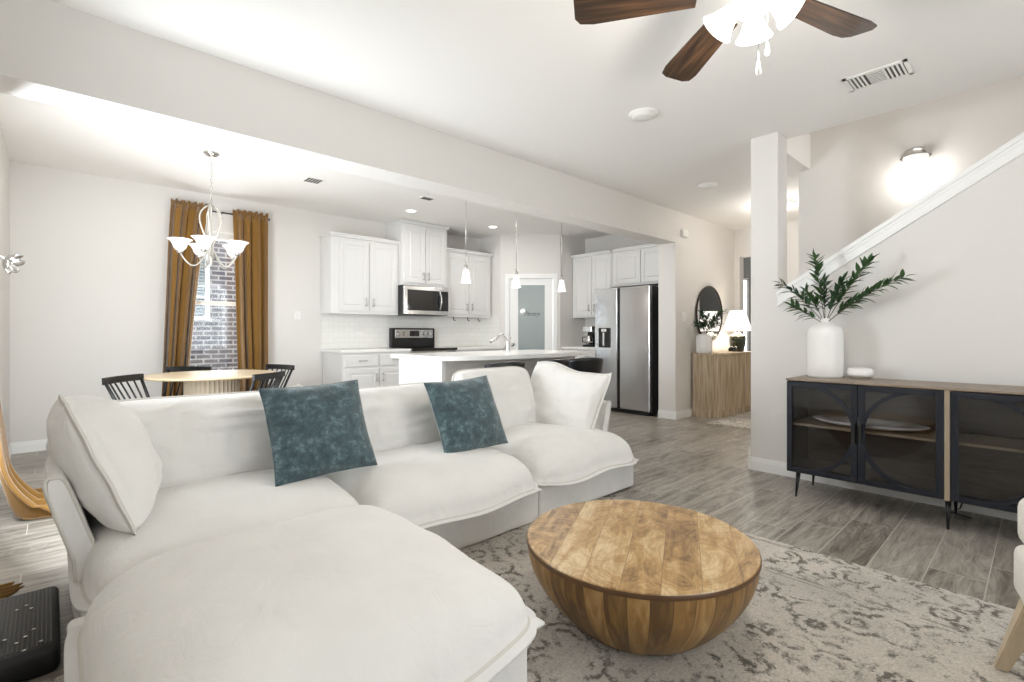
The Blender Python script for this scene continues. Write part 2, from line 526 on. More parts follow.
# ------------------------------------------------------------------ mesh builder
class MB:
    def __init__(s):
        s.bm = bmesh.new()

    def _add(s, tmp, mtx=None):
        if mtx is not None:
            bmesh.ops.transform(tmp, matrix=mtx, verts=tmp.verts)
        me = bpy.data.meshes.new('t')
        tmp.to_mesh(me)
        tmp.free()
        s.bm.from_mesh(me)
        bpy.data.meshes.remove(me)

    def box(s, x0, y0, z0, x1, y1, z1, bev=0.0, seg=2, mtx=None):
        t = bmesh.new()
        bmesh.ops.create_cube(t, size=1)
        sx, sy, sz = abs(x1 - x0), abs(y1 - y0), abs(z1 - z0)
        bmesh.ops.scale(t, vec=(sx, sy, sz), verts=t.verts)
        if bev:
            bmesh.ops.bevel(t, geom=t.edges[:], offset=min(bev, 0.45 * min(sx, sy, sz)), segments=seg, affect='EDGES', profile=0.5)
        bmesh.ops.translate(t, vec=((x0 + x1) / 2, (y0 + y1) / 2, (z0 + z1) / 2), verts=t.verts)
        s._add(t, mtx)
        return s

    def cyl(s, p0, p1, r0, r1=None, seg=20, caps=True):
        r1 = r0 if r1 is None else r1
        p0, p1 = Vector(p0), Vector(p1)
        d = p1 - p0
        t = bmesh.new()
        bmesh.ops.create_cone(t, cap_ends=caps, segments=seg, radius1=r0, radius2=r1, depth=d.length)
        q = Vector((0, 0, 1)).rotation_difference(d.normalized()).to_matrix().to_4x4()
        s._add(t, Matrix.Translation((p0 + p1) / 2) @ q)
        return s

    def sph(s, c, r, sc=(1, 1, 1), seg=16, rot=None):
        t = bmesh.new()
        bmesh.ops.create_uvsphere(t, u_segments=seg, v_segments=seg // 2 + 2, radius=r)
        m = Matrix.Translation(c)
        if rot is not None:
            m = m @ rot
        s._add(t, m @ Matrix.Diagonal((*sc, 1)))
        return s

    def lathe(s, prof, c=(0, 0, 0), seg=32, mtx=None, flute=None):
        """prof: list of (r, z)"""
        t = bmesh.new()
        rings = []
        for r, z in prof:
            if r < 1e-5:
                rings.append([t.verts.new((0, 0, z))])
            else:
                ring = []
                for k in range(seg):
                    a = 2 * PI * k / seg
                    rr = r * (1 + (flute(a, z) if flute else 0))
                    ring.append(t.verts.new((rr * math.cos(a), rr * math.sin(a), z)))
                rings.append(ring)
        for A, B in zip(rings, rings[1:]):
            for k in range(seg):
                k2 = (k + 1) % seg
                if len(A) == 1 and len(B) == 1:
                    continue
                if len(A) == 1:
                    t.faces.new((A[0], B[k], B[k2]))
                elif len(B) == 1:
                    t.faces.new((A[k], B[0], A[k2]))
                else:
                    t.faces.new((A[k], B[k], B[k2], A[k2]))
        bmesh.ops.recalc_face_normals(t, faces=t.faces)
        m = Matrix.Translation(c)
        if mtx is not None:
            m = m @ mtx
        s._add(t, m)
        return s

    def tube(s, pts, r, seg=8, r1=None, closed=False):
        pts = [Vector(p) for p in pts]
        n = len(pts)
        t = bmesh.new()
        rings = []
        prev = None
        for i, p in enumerate(pts):
            if closed:
                d = pts[(i + 1) % n] - pts[i - 1]
            else:
                d = pts[min(i + 1, n - 1)] - pts[max(i - 1, 0)]
            d.normalize()
            if prev is None:
                u = d.orthogonal().normalized()
            else:
                u = (prev - d * prev.dot(d)).normalized()
            prev = u
            v = d.cross(u)
            rr = r if r1 is None else r + (r1 - r) * i / (n - 1)
            rings.append([t.verts.new(p + (u * math.cos(2 * PI * k / seg) + v * math.sin(2 * PI * k / seg)) * rr) for k in range(seg)])
        m = n if closed else n - 1
        for i in range(m):
            A, B = rings[i], rings[(i + 1) % n]
            for k in range(seg):
                t.faces.new((A[k], A[(k + 1) % seg], B[(k + 1) % seg], B[k]))
        if not closed:
            t.faces.new(rings[0][::-1])
            t.faces.new(rings[-1])
        bmesh.ops.recalc_face_normals(t, faces=t.faces)
        s._add(t)
        return s

    def prism(s, poly, lo, hi, axis='z'):
        """extrude polygon; axis z: poly (x,y); axis x: poly (y,z); axis y: poly (x,z)"""
        t = bmesh.new()

        def mk(p, h):
            return {'z': (p[0], p[1], h), 'x': (h, p[0], p[1]), 'y': (p[0], h, p[1])}[axis]
        A = [t.verts.new(mk(p, lo)) for p in poly]
        B = [t.verts.new(mk(p, hi)) for p in poly]
        n = len(poly)
        t.faces.new(A)
        t.faces.new(B[::-1])
        for k in range(n):
            t.faces.new((A[k], B[k], B[(k + 1) % n], A[(k + 1) % n]))
        bmesh.ops.recalc_face_normals(t, faces=t.faces)
        s._add(t)
        return s

    def grid(s, fn, nu, nv, wrap=False):
        t = bmesh.new()
        V = [[t.verts.new(fn(i / nu, j / nv)) for j in range(nv + 1)] for i in range(nu + (0 if wrap else 1))]
        for i in range(nu):
            i2 = (i + 1) % len(V)
            for j in range(nv):
                t.faces.new((V[i][j], V[i2][j], V[i2][j + 1], V[i][j + 1]))
        s._add(t)
        return s

    def build(s, name, m, parent=None, smooth=False, world=False, bevel=0, solid=0, sub=0, angle=None):
        bm = s.bm
        off = Vector((0, 0, 0))
        if parent is None:
            vs = [v.co for v in bm.verts]
            mn = Vector((min(v[i] for v in vs) for i in range(3)))
            mx = Vector((max(v[i] for v in vs) for i in range(3)))
            off = Vector(((mn.x + mx.x) / 2, (mn.y + mx.y) / 2, mn.z))
        elif world:
            q = parent
            while q is not None:
                off += Vector(q.location)
                q = q.parent
        if off.length:
            bmesh.ops.translate(bm, vec=-off, verts=bm.verts)
        me = bpy.data.meshes.new(name)
        bm.to_mesh(me)
        bm.free()
        me.materials.append(m)
        if smooth:
            for p in me.polygons:
                p.use_smooth = True
        o = bpy.data.objects.new(name, me)
        COL.objects.link(o)
        if parent is None:
            o.location = off
        else:
            o.parent = parent
        if solid:
            md = o.modifiers.new('thick', 'SOLIDIFY')
            md.thickness = solid
            md.offset = 0
        if sub:
            md = o.modifiers.new('sub', 'SUBSURF')
            md.levels = md.render_levels = sub
        if angle:
            md = o.modifiers.new('es', 'EDGE_SPLIT')
            md.split_angle = math.radians(angle)
        return o


def thing(name, label, cat, loc=(0, 0, 0), rz=0, group=None):
    o = bpy.data.objects.new(name, None)
    o.empty_display_size = 0.1
    COL.objects.link(o)
    o.location = loc
    o.rotation_euler = (0, 0, rz)
    o['label'] = label
    o['category'] = cat
    if group:
        o['group'] = group
    return o


def tag(o, label, cat, group=None, kind=None):
    o['label'] = label
    o['category'] = cat
    if group:
        o['group'] = group
    if kind:
        o['kind'] = kind
    return o


def struct(mb, name, m, **kw):
    o = mb.build(name, m, **kw)
    if o.parent is None:
        o['kind'] = 'structure'
    return o


def dup(root, loc, rz=None, label=None):
    def cp(o, par):
        c = o.copy()
        COL.objects.link(c)
        c.parent = par
        for ch in list(o.children):
            cp(ch, c)
        return c
    c = cp(root, None)
    c.location = loc
    if rz is not None:
        c.rotation_euler = (0, 0, rz)
    if label:
        c['label'] = label
    return c


# ------------------------------------------------------------------ the setting
H = 2.76
fl = struct(MB().box(-0.45, -2.75, -0.1, 10.2, 6.75, 0.0), 'floor', M['floor'])
fl.location = (0, 0, 0)
for v in fl.data.vertices:
    v.co += Vector(((-0.45 + 10.2) / 2, (-2.75 + 6.75) / 2, -0.1))

struct(MB().prism([(-0.45, -2.75), (4.49, -2.75), (4.49, 1.575), (10.2, 1.575), (10.2, 6.75), (-0.45, 6.75)], H, H + 0.35), 'ceiling', M['ceil'])
# back wall of dining + kitchen with the dining window hole
WX0, WX1, WZ0, WZ1 = 1.08, 1.76, 0.62, 2.34
b = MB()
b.box(-0.45, 6.62, 0, WX0, 6.77, H).box(WX1, 6.62, 0, 6.9, 6.77, H)
b.box(WX0, 6.62, 0, WX1, 6.77, WZ0).box(WX0, 6.62, WZ1, WX1, 6.77, H)
struct(b, 'wall_back', M['wall'])
# left wall with patio door hole
b = MB()
b.box(-0.45, -2.75, 0, -0.30, 3.05, H).box(-0.45, 4.35, 0, -0.30, 6.62, H).box(-0.45, 3.05, 2.1, -0.30, 4.35, H)
struct(b, 'wall_left', M['wall'])
# wall behind the camera, three windows
b = MB()
b.box(-0.30, -2.75, 0, 4.49, -2.60, 0.55).box(-0.30, -2.75, 2.5, 4.49, -2.60, H)
xs = [-0.30, 0.2, 1.25, 1.38, 2.43, 2.56, 3.61, 4.49]
for k in range(0, 8, 2):
    b.box(xs[k], -2.75, 0.55, xs[k + 1], -2.60, 2.5)
struct(b, 'wall_front', M['wall'])
# beam over the kitchen opening, and the wall it runs into
struct(MB().box(-0.30, 3.31, 2.34, 6.02, 3.56, H), 'wall_beam', M['wall'])
struct(MB().box(6.02, 3.31, 0, 7.97, 3.56, H), 'wall_hall', M['wall'])
# kitchen right wall, pantry walls
b = MB()
b.box(6.72, 3.56, 0, 6.87, 5.38, H)
b.box(6.07, 5.38, 0, 6.87, 5.50, H)
struct(b, 'wall_kitchen', M['wall'])
A = Vector((5.38, 6.07, 0))
B = Vector((6.07, 5.38, 0))
Ld = (B - A).length
dm = Matrix.Translation(A) @ Matrix.Rotation(-PI / 4, 4, 'Z')
b = MB()
D0, D1, DZ = 0.14, 0.87, 2.05
b.box(5.38, 6.07, 0, 5.50, 6.62, H)
b.box(0, 0, 0, D0, 0.12, H, mtx=dm).box(D1, 0, 0, Ld, 0.12, H, mtx=dm).box(D0, 0, DZ, D1, 0.12, H, mtx=dm)
struct(b, 'wall_pantry', M['wall'])
# hall end wall with opening, the entry room beyond
b = MB()
b.box(7.82, 3.22, 0, 7.97, 3.31, H).box(7.82, 1.4, 0, 7.97, 2.62, H).box(7.82, 2.62, 2.33, 7.97, 3.22, H)
struct(b, 'wall_entry', M['wall'])
b = MB()
b.box(10.0, 1.4, 0, 10.15, 4.9, H)
b.box(7.97, 4.75, 0, 10.0, 4.9, H)
b.box(7.97, 1.4, 0, 10.0, 1.55, H)
struct(b, 'wall_foyer', M['greywall'])
# stairwell: half wall with sloping top, far wall, column
def cap(y):
    return 1.60 + 0.629 * (1.223 - y)
yt = 1.223 - (H - 1.60) / 0.629
struct(MB().prism([(1.46, 0), (1.46, cap(1.46)), (yt, H), (-2.6, H), (-2.6, 0)], 4.28, 4.49, 'x'), 'wall_stair', M['wall'])
struct(MB().box(4.28, 1.46, 0, 4.49, 1.67, H), 'column', M['wall'])
struct(MB().box(5.5, -2.75, 0, 5.65, 1.68, 5.4), 'wall_stairwell', M['wall'])
b = MB()
b.box(4.34, -2.75, H + 0.35, 4.49, 1.72, 5.4).box(4.49, 1.575, H + 0.35, 5.5, 1.72, 5.4).box(4.34, -2.9, 0, 5.65, -2.75, 5.4)
struct(b, 'wall_landing', M['wall'])
struct(MB().box(4.34, -2.9, 5.4, 5.65, 1.72, 5.5), 'ceiling_stairwell', M['ceil'])
struct(MB().box(5.65, 1.40, 0, 7.82, 1.55, H), 'wall_passage', M['wall'])
# stair trim following the slope
b = MB()
for o1, o2, xa, xb in ((0.022, -0.012, 4.255, 4.515), (-0.012, -0.035, 4.265, 4.28), (-0.035, -0.085, 4.270, 4.28), (-0.085, -0.10, 4.262, 4.28)):
    y0, y1 = 1.46, yt
    b.prism([(y0, cap(y0) + o2), (y0, cap(y0) + o1), (y1 - 0.03, cap(y1 - 0.03) + o1), (y1 - 0.03, cap(y1 - 0.03) + o2)], xa, xb, 'x')
struct(b, 'trim_stair', M['trim'])
# stairs
b = MB()
for k in range(14):
    y = 1.2 - 0.265 * k
    z = 0.18 * (k + 1)
    if y - 0.265 < -2.7:
        break
    b.box(4.50, y - 0.265, 0, 5.49, y, z)
struct(b, 'floor_stairs', M['topwood'])


def baseboard(name, segs):
    b = MB()
    for (x0, y0, x1, y1, nx, ny) in segs:
        # run from p0 to p1, nx,ny = outward normal
        for t, z0, z1 in ((0.016, 0, 0.075), (0.011, 0.075, 0.09), (0.006, 0.09, 0.105)):
            b.box(min(x0, x1, x0 + nx * t, x1 + nx * t), min(y0, y1, y0 + ny * t, y1 + ny * t), z0,
                  max(x0, x1, x0 + nx * t, x1 + nx * t), max(y0, y1, y0 + ny * t, y1 + ny * t), z1)
    return struct(b, name, M['trim'])


baseboard('baseboard_stair', [(4.28, -2.6, 4.28, 1.67, -1, 0), (4.264, 1.67, 4.49, 1.67, 0, 1)])
baseboard('baseboard_hall', [(6.02, 3.31, 7.82, 3.31, 0, -1), (6.02, 3.294, 6.02, 3.56, -1, 0)])
baseboard('baseboard_back', [(-0.3, 6.62, 2.55, 6.62, 0, -1)])
baseboard('baseboard_left', [(-0.3, 4.35, -0.3, 6.62, 1, 0)])

# dining window
def window(name, mk):
    return mk
b = MB()
f = 0.05
b.box(WX0, 6.68, WZ0, WX0 + f, 6.74, WZ1).box(WX1 - f, 6.68, WZ0, WX1, 6.74, WZ1)
b.box(WX0 + f, 6.68, WZ0, WX1 - f, 6.74, WZ0 + f).box(WX0 + f, 6.68, WZ1 - f, WX1 - f, 6.74, WZ1)
b.box(WX0 + f, 6.675, 1.47, WX1 - f, 6.735, 1.52)
wo = struct(b, 'window_1', M['trim'])
p = MB().box(WX0 + f, 6.70, WZ0 + f, WX1 - f, 6.705, WZ1 - f).build('pane', M['glass'], wo, world=True)
MB().box(WX0 - 0.02, 6.57, WZ0 - 0.03, WX1 + 0.02, 6.68, WZ0).build('window_sill', M['trim'], wo, world=True)
# raised blind, gathered at the window head
b = MB()
for k in range(5):
    b.box(WX0 + 0.01, 6.63, WZ1 - 0.035 - 0.016 * k, WX1 - 0.01, 6.668, WZ1 - 0.024 - 0.016 * k)
b.box(WX0 + 0.005, 6.625, WZ1 - 0.02, WX1 - 0.005, 6.67, WZ1)
b.build('window_blind', M['trim'], wo, world=True)
# patio door in the left wall
b = MB()
for y0, y1 in ((3.05, 3.11), (3.67, 3.73), (4.29, 4.35)):
    b.box(-0.41, y0, 0.0, -0.35, y1, 2.1)
b.box(-0.41, 3.05, 2.04, -0.35, 4.35, 2.1).box(-0.41, 3.05, 0, -0.35, 4.35, 0.08)
d1 = struct(b, 'door_2', M['trim'])
MB().box(-0.385, 3.11, 0.08, -0.38, 4.29, 2.04).build('pane', M['glass'], d1, world=True)
# windows behind the camera
for n, (a0, a1) in enumerate(((0.2, 1.25), (1.38, 2.43), (2.56, 3.61))):
    b = MB()
    b.box(a0, -2.72, 0.55, a0 + 0.05, -2.66, 2.5).box(a1 - 0.05, -2.72, 0.55, a1, -2.66, 2.5)
    b.box(a0, -2.72, 0.55, a1, -2.66, 0.6).box(a0, -2.72, 2.45, a1, -2.66, 2.5).box(a0, -2.72, 1.5, a1, -2.66, 1.55)
    wn_ = struct(b, 'window_%d' % (n + 2), M['trim'])
    MB().box(a0 + 0.05, -2.695, 0.6, a1 - 0.05, -2.69, 2.45).build('pane', M['glass'], wn_, world=True)
# entry sidelight, seen as a bright upright strip at the hall end
b = MB()
b.box(9.94, 3.92, 0.25, 9.99, 3.96, 2.2).box(9.94, 4.04, 0.25, 9.99, 4.08, 2.2).box(9.94, 3.92, 2.18, 9.99, 4.08, 2.22).box(9.94, 3.92, 0.22, 9.99, 4.08, 0.26)
so = struct(b, 'window_5', M['trim'])
MB().box(9.96, 3.96, 0.26, 9.97, 4.04, 2.18).build('pane', emat('daylit_glass', (0.95, 0.98, 1, 1), 2.2), so, world=True)

# pantry door
b = MB()
b.box(D0, -0.015, 0, D0 + 0.0, 0.0, 0.0001, mtx=dm) if False else None
for x0, x1, z0, z1 in ((D0 - 0.065, D0 + 0.01, 0, DZ + 0.065), (D1 - 0.01, D1 + 0.065, 0, DZ + 0.065), (D0 + 0.01, D1 - 0.01, DZ - 0.01, DZ + 0.065)):
    b.box(x0, -0.018, z0, x1, -0.001, z1, bev=0.004, mtx=dm)
    b.box(x0 + 0.012, -0.024, z0, x1 - 0.012, -0.018, z1 - 0.012, mtx=dm)
struct(b, 'trim_pantry', M['trim'])
pd = MB()
G0, G1, GZ0, GZ1 = D0 + 0.15, D1 - 0.145, 0.24, 1.93
pd.box(D0 + 0.012, 0.01, 0.01, G0, 0.045, DZ - 0.012, mtx=dm).box(G1, 0.01, 0.01, D1 - 0.012, 0.045, DZ - 0.012, mtx=dm)
pd.box(G0, 0.01, 0.01, G1, 0.045, GZ0, mtx=dm).box(G0, 0.01, GZ1, G1, 0.045, DZ - 0.012, mtx=dm)
pdo = struct(pd, 'door_1', M['trim'])
MB().box(G0, 0.022, GZ0, G1, 0.032, GZ1, mtx=dm).build('door_glass', M['frost'], pdo, world=True)
kb = MB()
kp = dm @ Vector((D0 + 0.06, -0.03, 0.96))
kb.sph(kp, 0.03).cyl(dm @ Vector((D0 + 0.06, 0.012, 0.96)), kp, 0.012).cyl(dm @ Vector((D0 + 0.06, 0.011, 0.96)), dm @ Vector((D0 + 0.06, 0.0, 0.96)), 0.028)
kb.build('door_handle', M['pull'], pdo, smooth=True, world=True)
cu = bpy.data.curves.new('lettering', 'FONT')
cu.body = 'Pantry'
cu.size = 0.10
cu.shear = 0.6
cu.extrude = 0.001
cu.align_x = 'CENTER'
cu.materials.append(M['etch'])
to = bpy.data.objects.new('lettering', cu)
COL.objects.link(to)
to.parent = pdo
to.matrix_local = Matrix.Translation(-Vector(pdo.location)) @ dm @ Matrix.Translation(((G0 + G1) / 2, 0.018, 1.43)) @ Matrix.Rotation(PI / 2, 4, 'X')

# backsplash tiles
struct(MB().box(2.64, 6.612, 0.93, 5.38, 6.62, 1.42).box(5.372, 6.1, 0.93, 5.38, 6.612, 1.42), 'trim_backsplash', M['subway'])
sb2 = struct(MB().box(6.712, 4.60, 0.93, 6.72, 5.38, 1.42), 'trim_tiles', brick_mat('white_subway_tile_side', rgb(232, 231, 228), rgb(230, 228, 225), rgb(214, 212, 207), 0.15, 0.075, 0.002, axis='YZ', rough=0.2, smooth=True))

# ------------------------------------------------------------------ outside the dining window
struct(MB().box(-4, 6.9, -0.35, 8, 9.6, -0.3), 'ground', M['ground'])
nb = thing('neighbour_house', 'grey brick house wall seen through the dining window', 'house', (1.5, 9.5, -0.3))
MB().box(-3, 9.5, -0.3, 7.5, 9.8, 5.5).build('wall', M['brick'], nb, world=True)
b = MB()
b.box(1.05, 9.44, 1.38, 1.10, 9.5, 2.85).box(1.84, 9.44, 1.38, 1.91, 9.5, 2.85).box(1.05, 9.44, 2.78, 1.91, 9.5, 2.85).box(1.05, 9.42, 1.36, 1.91, 9.5, 1.43).box(1.1, 9.45, 1.72, 1.84, 9.5, 1.76)
nw = b.build('window', M['trim'], nb, world=True)
b = MB()
for k in range(26):
    b.box(1.11, 9.46, 1.45 + 0.051 * k, 1.83, 9.475, 1.485 + 0.051 * k)
b.build('blind', M['blind'], nb, world=True)

# ------------------------------------------------------------------ cabinets
def door_mesh(b, x0, x1, z0, z1, y=0.0, s=0.055):
    """raised-panel door: frame, recess, raised field; front at y-0.02"""
    f = y - 0.02
    b.box(x0, f, z0, x0 + s, y, z1, bev=0.002).box(x1 - s, f, z0, x1, y, z1, bev=0.002)
    b.box(x0 + s, f, z0, x1 - s, y, z0 + s, bev=0.002).box(x0 + s, f, z1 - s, x1 - s, y, z1, bev=0.002)
    b.box(x0 + s, y - 0.009, z0 + s, x1 - s, y, z1 - s)
    if x1 - x0 > 2 * s + 0.08 and z1 - z0 > 2 * s + 0.06:
        b.box(x0 + s + 0.022, f + 0.002, z0 + s + 0.022, x1 - s - 0.022, y, z1 - s - 0.022, bev=0.008, seg=1)
    return b


def pull(b, x, z, y, L=0.11, horiz=False):
    yy = y - 0.05
    if horiz:
        b.tube([(x - L / 2, yy, z), (x + L / 2, yy, z)], 0.005, 8)
        for s in (-1, 1):
            b.cyl((x + s * L * 0.4, y - 0.018, z), (x + s * L * 0.4, yy, z), 0.006, seg=8)
    else:
        b.tube([(x, yy, z - L / 2), (x, yy, z + L / 2)], 0.005, 8)
        for s in (-1, 1):
            b.cyl((x, y - 0.018, z + s * L * 0.4), (x, yy, z + s * L * 0.4), 0.006, seg=8)
    return b


def cabinet(name, label, loc, rz, w, d, z0, z1, doors=(), drawers=(), crown=0.0, toe=False, group=None, cat='cabinet'):
    t = thing(name, label, cat, loc, rz, group)
    b = MB().box(0, 0, z0 + (0.1 if toe else 0), w, d, z1)
    if toe:
        b.box(0, 0.07, z0, w, d, z0 + 0.1)
    b.build('body', M['cabinet'], t)
    for x0, x1, a0, a1, hx, hz in doors:
        dr = door_mesh(MB(), x0, x1, a0, a1).build('door', M['cabinet'], t)
        if hx is not None:
            pull(MB(), hx, hz, 0).build('handle', M['pull'], dr, smooth=True)
    for x0, x1, a0, a1 in drawers:
        dr = MB().box(x0, -0.02, a0, x1, 0, a1, bev=0.006, seg=2).build('drawer', M['cabinet'], t)
        pull(MB(), (x0 + x1) / 2, (a0 + a1) / 2, 0, horiz=True).build('handle', M['pull'], dr, smooth=True)
    if crown:
        b = MB()
        b.box(-0.012, -0.032, z1 - 0.045, w + 0.012, d, z1 - 0.02)
        b.box(-0.028, -0.048, z1 - 0.02, w + 0.028, d, z1, bev=0.004)
        b.build('crown_moulding', M['cabinet'], t)
    return t


gU = 'white wall cabinets of the kitchen'
cabinet('wall_cabinet', 'white two-door wall cabinet over the counter left of the microwave', (2.63, 6.28, 0), 0, 0.98, 0.335, 1.40, 2.45,
        [(0.11, 0.52, 1.44, 2.37, 0.475, 1.56), (0.54, 0.945, 1.44, 2.37, 0.585, 1.56)], crown=1, group=gU)
cabinet('wall_cabinet', 'tall white two-door cabinet above the microwave reaching the ceiling', (3.615, 6.19, 0), 0, 0.775, 0.425, 1.83, 2.755,
        [(0.05, 0.38, 1.87, 2.67, 0.345, 1.97), (0.395, 0.725, 1.87, 2.67, 0.43, 1.97)], crown=1, group=gU)
cabinet('wall_cabinet', 'white two-door wall cabinet between microwave and pantry corner', (4.40, 6.28, 0), 0, 0.945, 0.335, 1.40, 2.46,
        [(0.04, 0.465, 1.44, 2.37, 0.43, 1.56), (0.485, 0.90, 1.44, 2.37, 0.53, 1.56)], crown=1, group=gU)
cabinet('wall_cabinet', 'white two-door wall cabinet above the coffee maker', (6.38, 5.37, 0), -PI / 2, 0.80, 0.335, 1.40, 2.44,
        [(0.03, 0.40, 1.43, 2.37, 0.36, 1.55), (0.43, 0.78, 1.43, 2.37, 0.47, 1.55)], crown=1, group=gU)
cabinet('wall_cabinet', 'white cabinet with two low doors above the refrigerator', (6.38, 4.565, 0), -PI / 2, 0.995, 0.335, 1.86, 2.44,
        [(0.03, 0.50, 1.89, 2.37, None, 0), (0.52, 0.97, 1.89, 2.37, None, 0)], crown=1, group=gU)

gB = 'white base cabinets of the kitchen'
cabinet('base_cabinet', 'white base cabinet with two drawers and two doors left of the range', (2.66, 6.0, 0), 0, 0.98, 0.61, 0, 0.885,
        [(0.035, 0.49, 0.12, 0.68, 0.45, 0.56), (0.51, 0.96, 0.12, 0.68, 0.55, 0.56)], [(0.035, 0.49, 0.71, 0.86), (0.51, 0.96, 0.71, 0.86)], toe=True, group=gB)
cabinet('base_cabinet', 'white base cabinet between the range and pantry corner', (4.42, 6.0, 0), 0, 0.95, 0.61, 0, 0.885,
        [(0.03, 0.46, 0.12, 0.68, 0.42, 0.56), (0.48, 0.92, 0.12, 0.68, 0.52, 0.56)], [(0.03, 0.46, 0.71, 0.86), (0.48, 0.92, 0.71, 0.86)], toe=True, group=gB)
cabinet('base_cabinet', 'white base cabinet beside the refrigerator under the coffee maker', (6.1, 5.37, 0), -PI / 2, 0.76, 0.61, 0, 0.885,
        [(0.03, 0.37, 0.12, 0.68, 0.33, 0.56), (0.39, 0.73, 0.12, 0.68, 0.43, 0.56)], [(0.03, 0.37, 0.71, 0.86), (0.39, 0.73, 0.71, 0.86)], toe=True, group=gB)
tag(MB().box(2.64, 5.97, 0.888, 3.64, 6.61, 0.925, bev=0.004).build('countertop', M['counter']), 'white countertop on the base cabinet left of the range', 'countertop')
tag(MB().box(4.41, 5.97, 0.888, 5.368, 6.61, 0.925, bev=0.004).build('countertop', M['counter']), 'white countertop between the range and the pantry', 'countertop')
tag(MB().box(6.07, 4.61, 0.888, 6.71, 5.37, 0.925, bev=0.004).build('countertop', M['counter']), 'white countertop under the coffee maker beside the refrigerator', 'countertop')

# range
t = thing('range', 'freestanding electric range with black glass top and steel control panel', 'stove', (4.025, 6.28, 0))
MB().box(3.65, 5.98, 0.02, 4.40, 6.60, 0.895, bev=0.005).build('body', M['steel'], t, world=True)
MB().box(3.645, 5.93, 0.896, 4.405, 6.55, 0.93, bev=0.006).build('cooktop', M['blackglass'], t, world=True)
b = MB().box(3.645, 6.53, 0.93, 4.405, 6.605, 1.22, bev=0.01)
bg = b.build('backguard', M['black'], t, world=True)
MB().box(3.70, 6.518, 1.07, 4.36, 6.53, 1.20, bev=0.004).build('control_panel', M['steel'], bg, world=True)
MB().box(3.95, 6.512, 1.095, 4.11, 6.518, 1.18).build('clock_display', M['blackglass'], bg, world=True)
for x in (3.76, 3.85, 4.20, 4.29):
    MB().cyl((x, 6.518, 1.135), (x, 6.49, 1.135), 0.026, 0.022, seg=16).build('knob', M['chrome'], bg, world=True)
dr = MB().box(3.66, 5.955, 0.22, 4.39, 5.98, 0.80, bev=0.004).build('door', M['blackglass'], t, world=True)
MB().tube([(3.70, 5.92, 0.76), (4.35, 5.92, 0.76)], 0.011).box(3.72, 5.92, 0.75, 3.74, 5.955, 0.77).box(4.31, 5.92, 0.75, 4.33, 5.955, 0.77).build('handle', M['steel'], dr, world=True)

# microwave
t = thing('microwave', 'stainless over-the-range microwave with black door glass', 'microwave', (4.02, 6.4, 1.40))
MB().box(3.62, 6.17, 1.405, 4.385, 6.60, 1.825, bev=0.004).build('body', M['darkgrey'], t, world=True)
dr = MB().box(3.622, 6.135, 1.41, 4.383, 6.168, 1.82, bev=0.006).build('door', M['steel'], t, world=True)
MB().box(3.68, 6.128, 1.47, 4.38, 6.136, 1.765, bev=0.002).build('door_glass', M['blackglass'], dr, world=True)
MB().box(4.27, 6.124, 1.49, 4.37, 6.130, 1.75).build('keypad', M['black'], t, world=True)
hp = [(4.22, 6.128 - 0.05 * math.sin(PI * k / 10), 1.48 + 0.28 * k / 10) for k in range(11)]
MB().tube(hp, 0.013, 10).build('handle', M['chrome'], dr, world=True, smooth=True)

# refrigerator (faces -x)
t = thing('refrigerator', 'stainless side-by-side refrigerator with black water dispenser', 'refrigerator', (6.35, 4.13, 0))
MB().box(6.03, 3.66, 0.03, 6.70, 4.58, 1.79, bev=0.006).build('body', M['darkgrey'], t, world=True)
MB().box(5.99, 3.68, 0.0, 6.1, 4.56, 0.05).build('base_grille', M['black'], t, world=True)
ds = 4.165
d1_ = MB().box(5.955, 3.655, 0.06, 6.028, ds - 0.022, 1.80, bev=0.012, seg=3).build('door', M['steel'], t, world=True)
d2_ = MB().box(5.955, ds + 0.022, 0.06, 6.028, 4.59, 1.80, bev=0.012, seg=3).build('door', M['steel'], t, world=True)
MB().box(5.985, ds - 0.024, 0.06, 6.03, ds + 0.024, 1.79).build('door_gap', M['black'], t, world=True)
di = MB().box(5.945, 4.30, 0.93, 5.957, 4.51, 1.22, bev=0.004).build('water_dispenser', M['black'], d2_, world=True)
b = MB().box(5.94, 4.365, 1.165, 5.946, 4.455, 1.205).box(5.938, 4.40, 0.96, 5.946, 4.43, 1.15)
b.build('dispenser_lever', M['chrome'], t, world=True)

# coffee maker
t = thing('coffee_maker', 'small chrome and black drip coffee maker on the side counter', 'coffee maker', (6.35, 4.97, 0.925), -PI / 2)
b = MB().box(-0.09, -0.10, 0, 0.09, 0.10, 0.035, bev=0.008).box(-0.09, 0.03, 0.035, 0.09, 0.10, 0.24, bev=0.005)
b.build('base', M['black'], t)
MB().box(-0.095, -0.10, 0.235, 0.095, 0.10, 0.33, bev=0.012).build('filter_housing', M['chrome'], t)
MB().lathe([(0.0, 0.04), (0.06, 0.04), (0.065, 0.10), (0.05, 0.17), (0.035, 0.19), (0.0, 0.19)], (0, -0.035, 0)).build('carafe', M['chrome'], t, smooth=True)
MB().tube([(-0.055, -0.06, 0.16), (-0.10, -0.09, 0.15), (-0.10, -0.09, 0.08), (-0.06, -0.06, 0.07)], 0.008).build('carafe_handle', M['black'], t, smooth=True)

# hooks under the wall cabinet
t = thing('hook_rail', 'thin utensil rail with three dark hooks under the wall cabinet', 'hook rail', (4.9, 6.35, 1.385))
MB().tube([(4.62, 6.33, 1.385), (5.18, 6.33, 1.385)], 0.004).build('rail', M['pull'], t, world=True)
for x in (4.62, 4.9, 5.12):
    MB().tube([(x, 6.33, 1.40), (x, 6.325, 1.36), (x + 0.01, 6.31, 1.335), (x + 0.02, 6.30, 1.35)], 0.006).build('hook', M['black'], t, world=True, smooth=True)

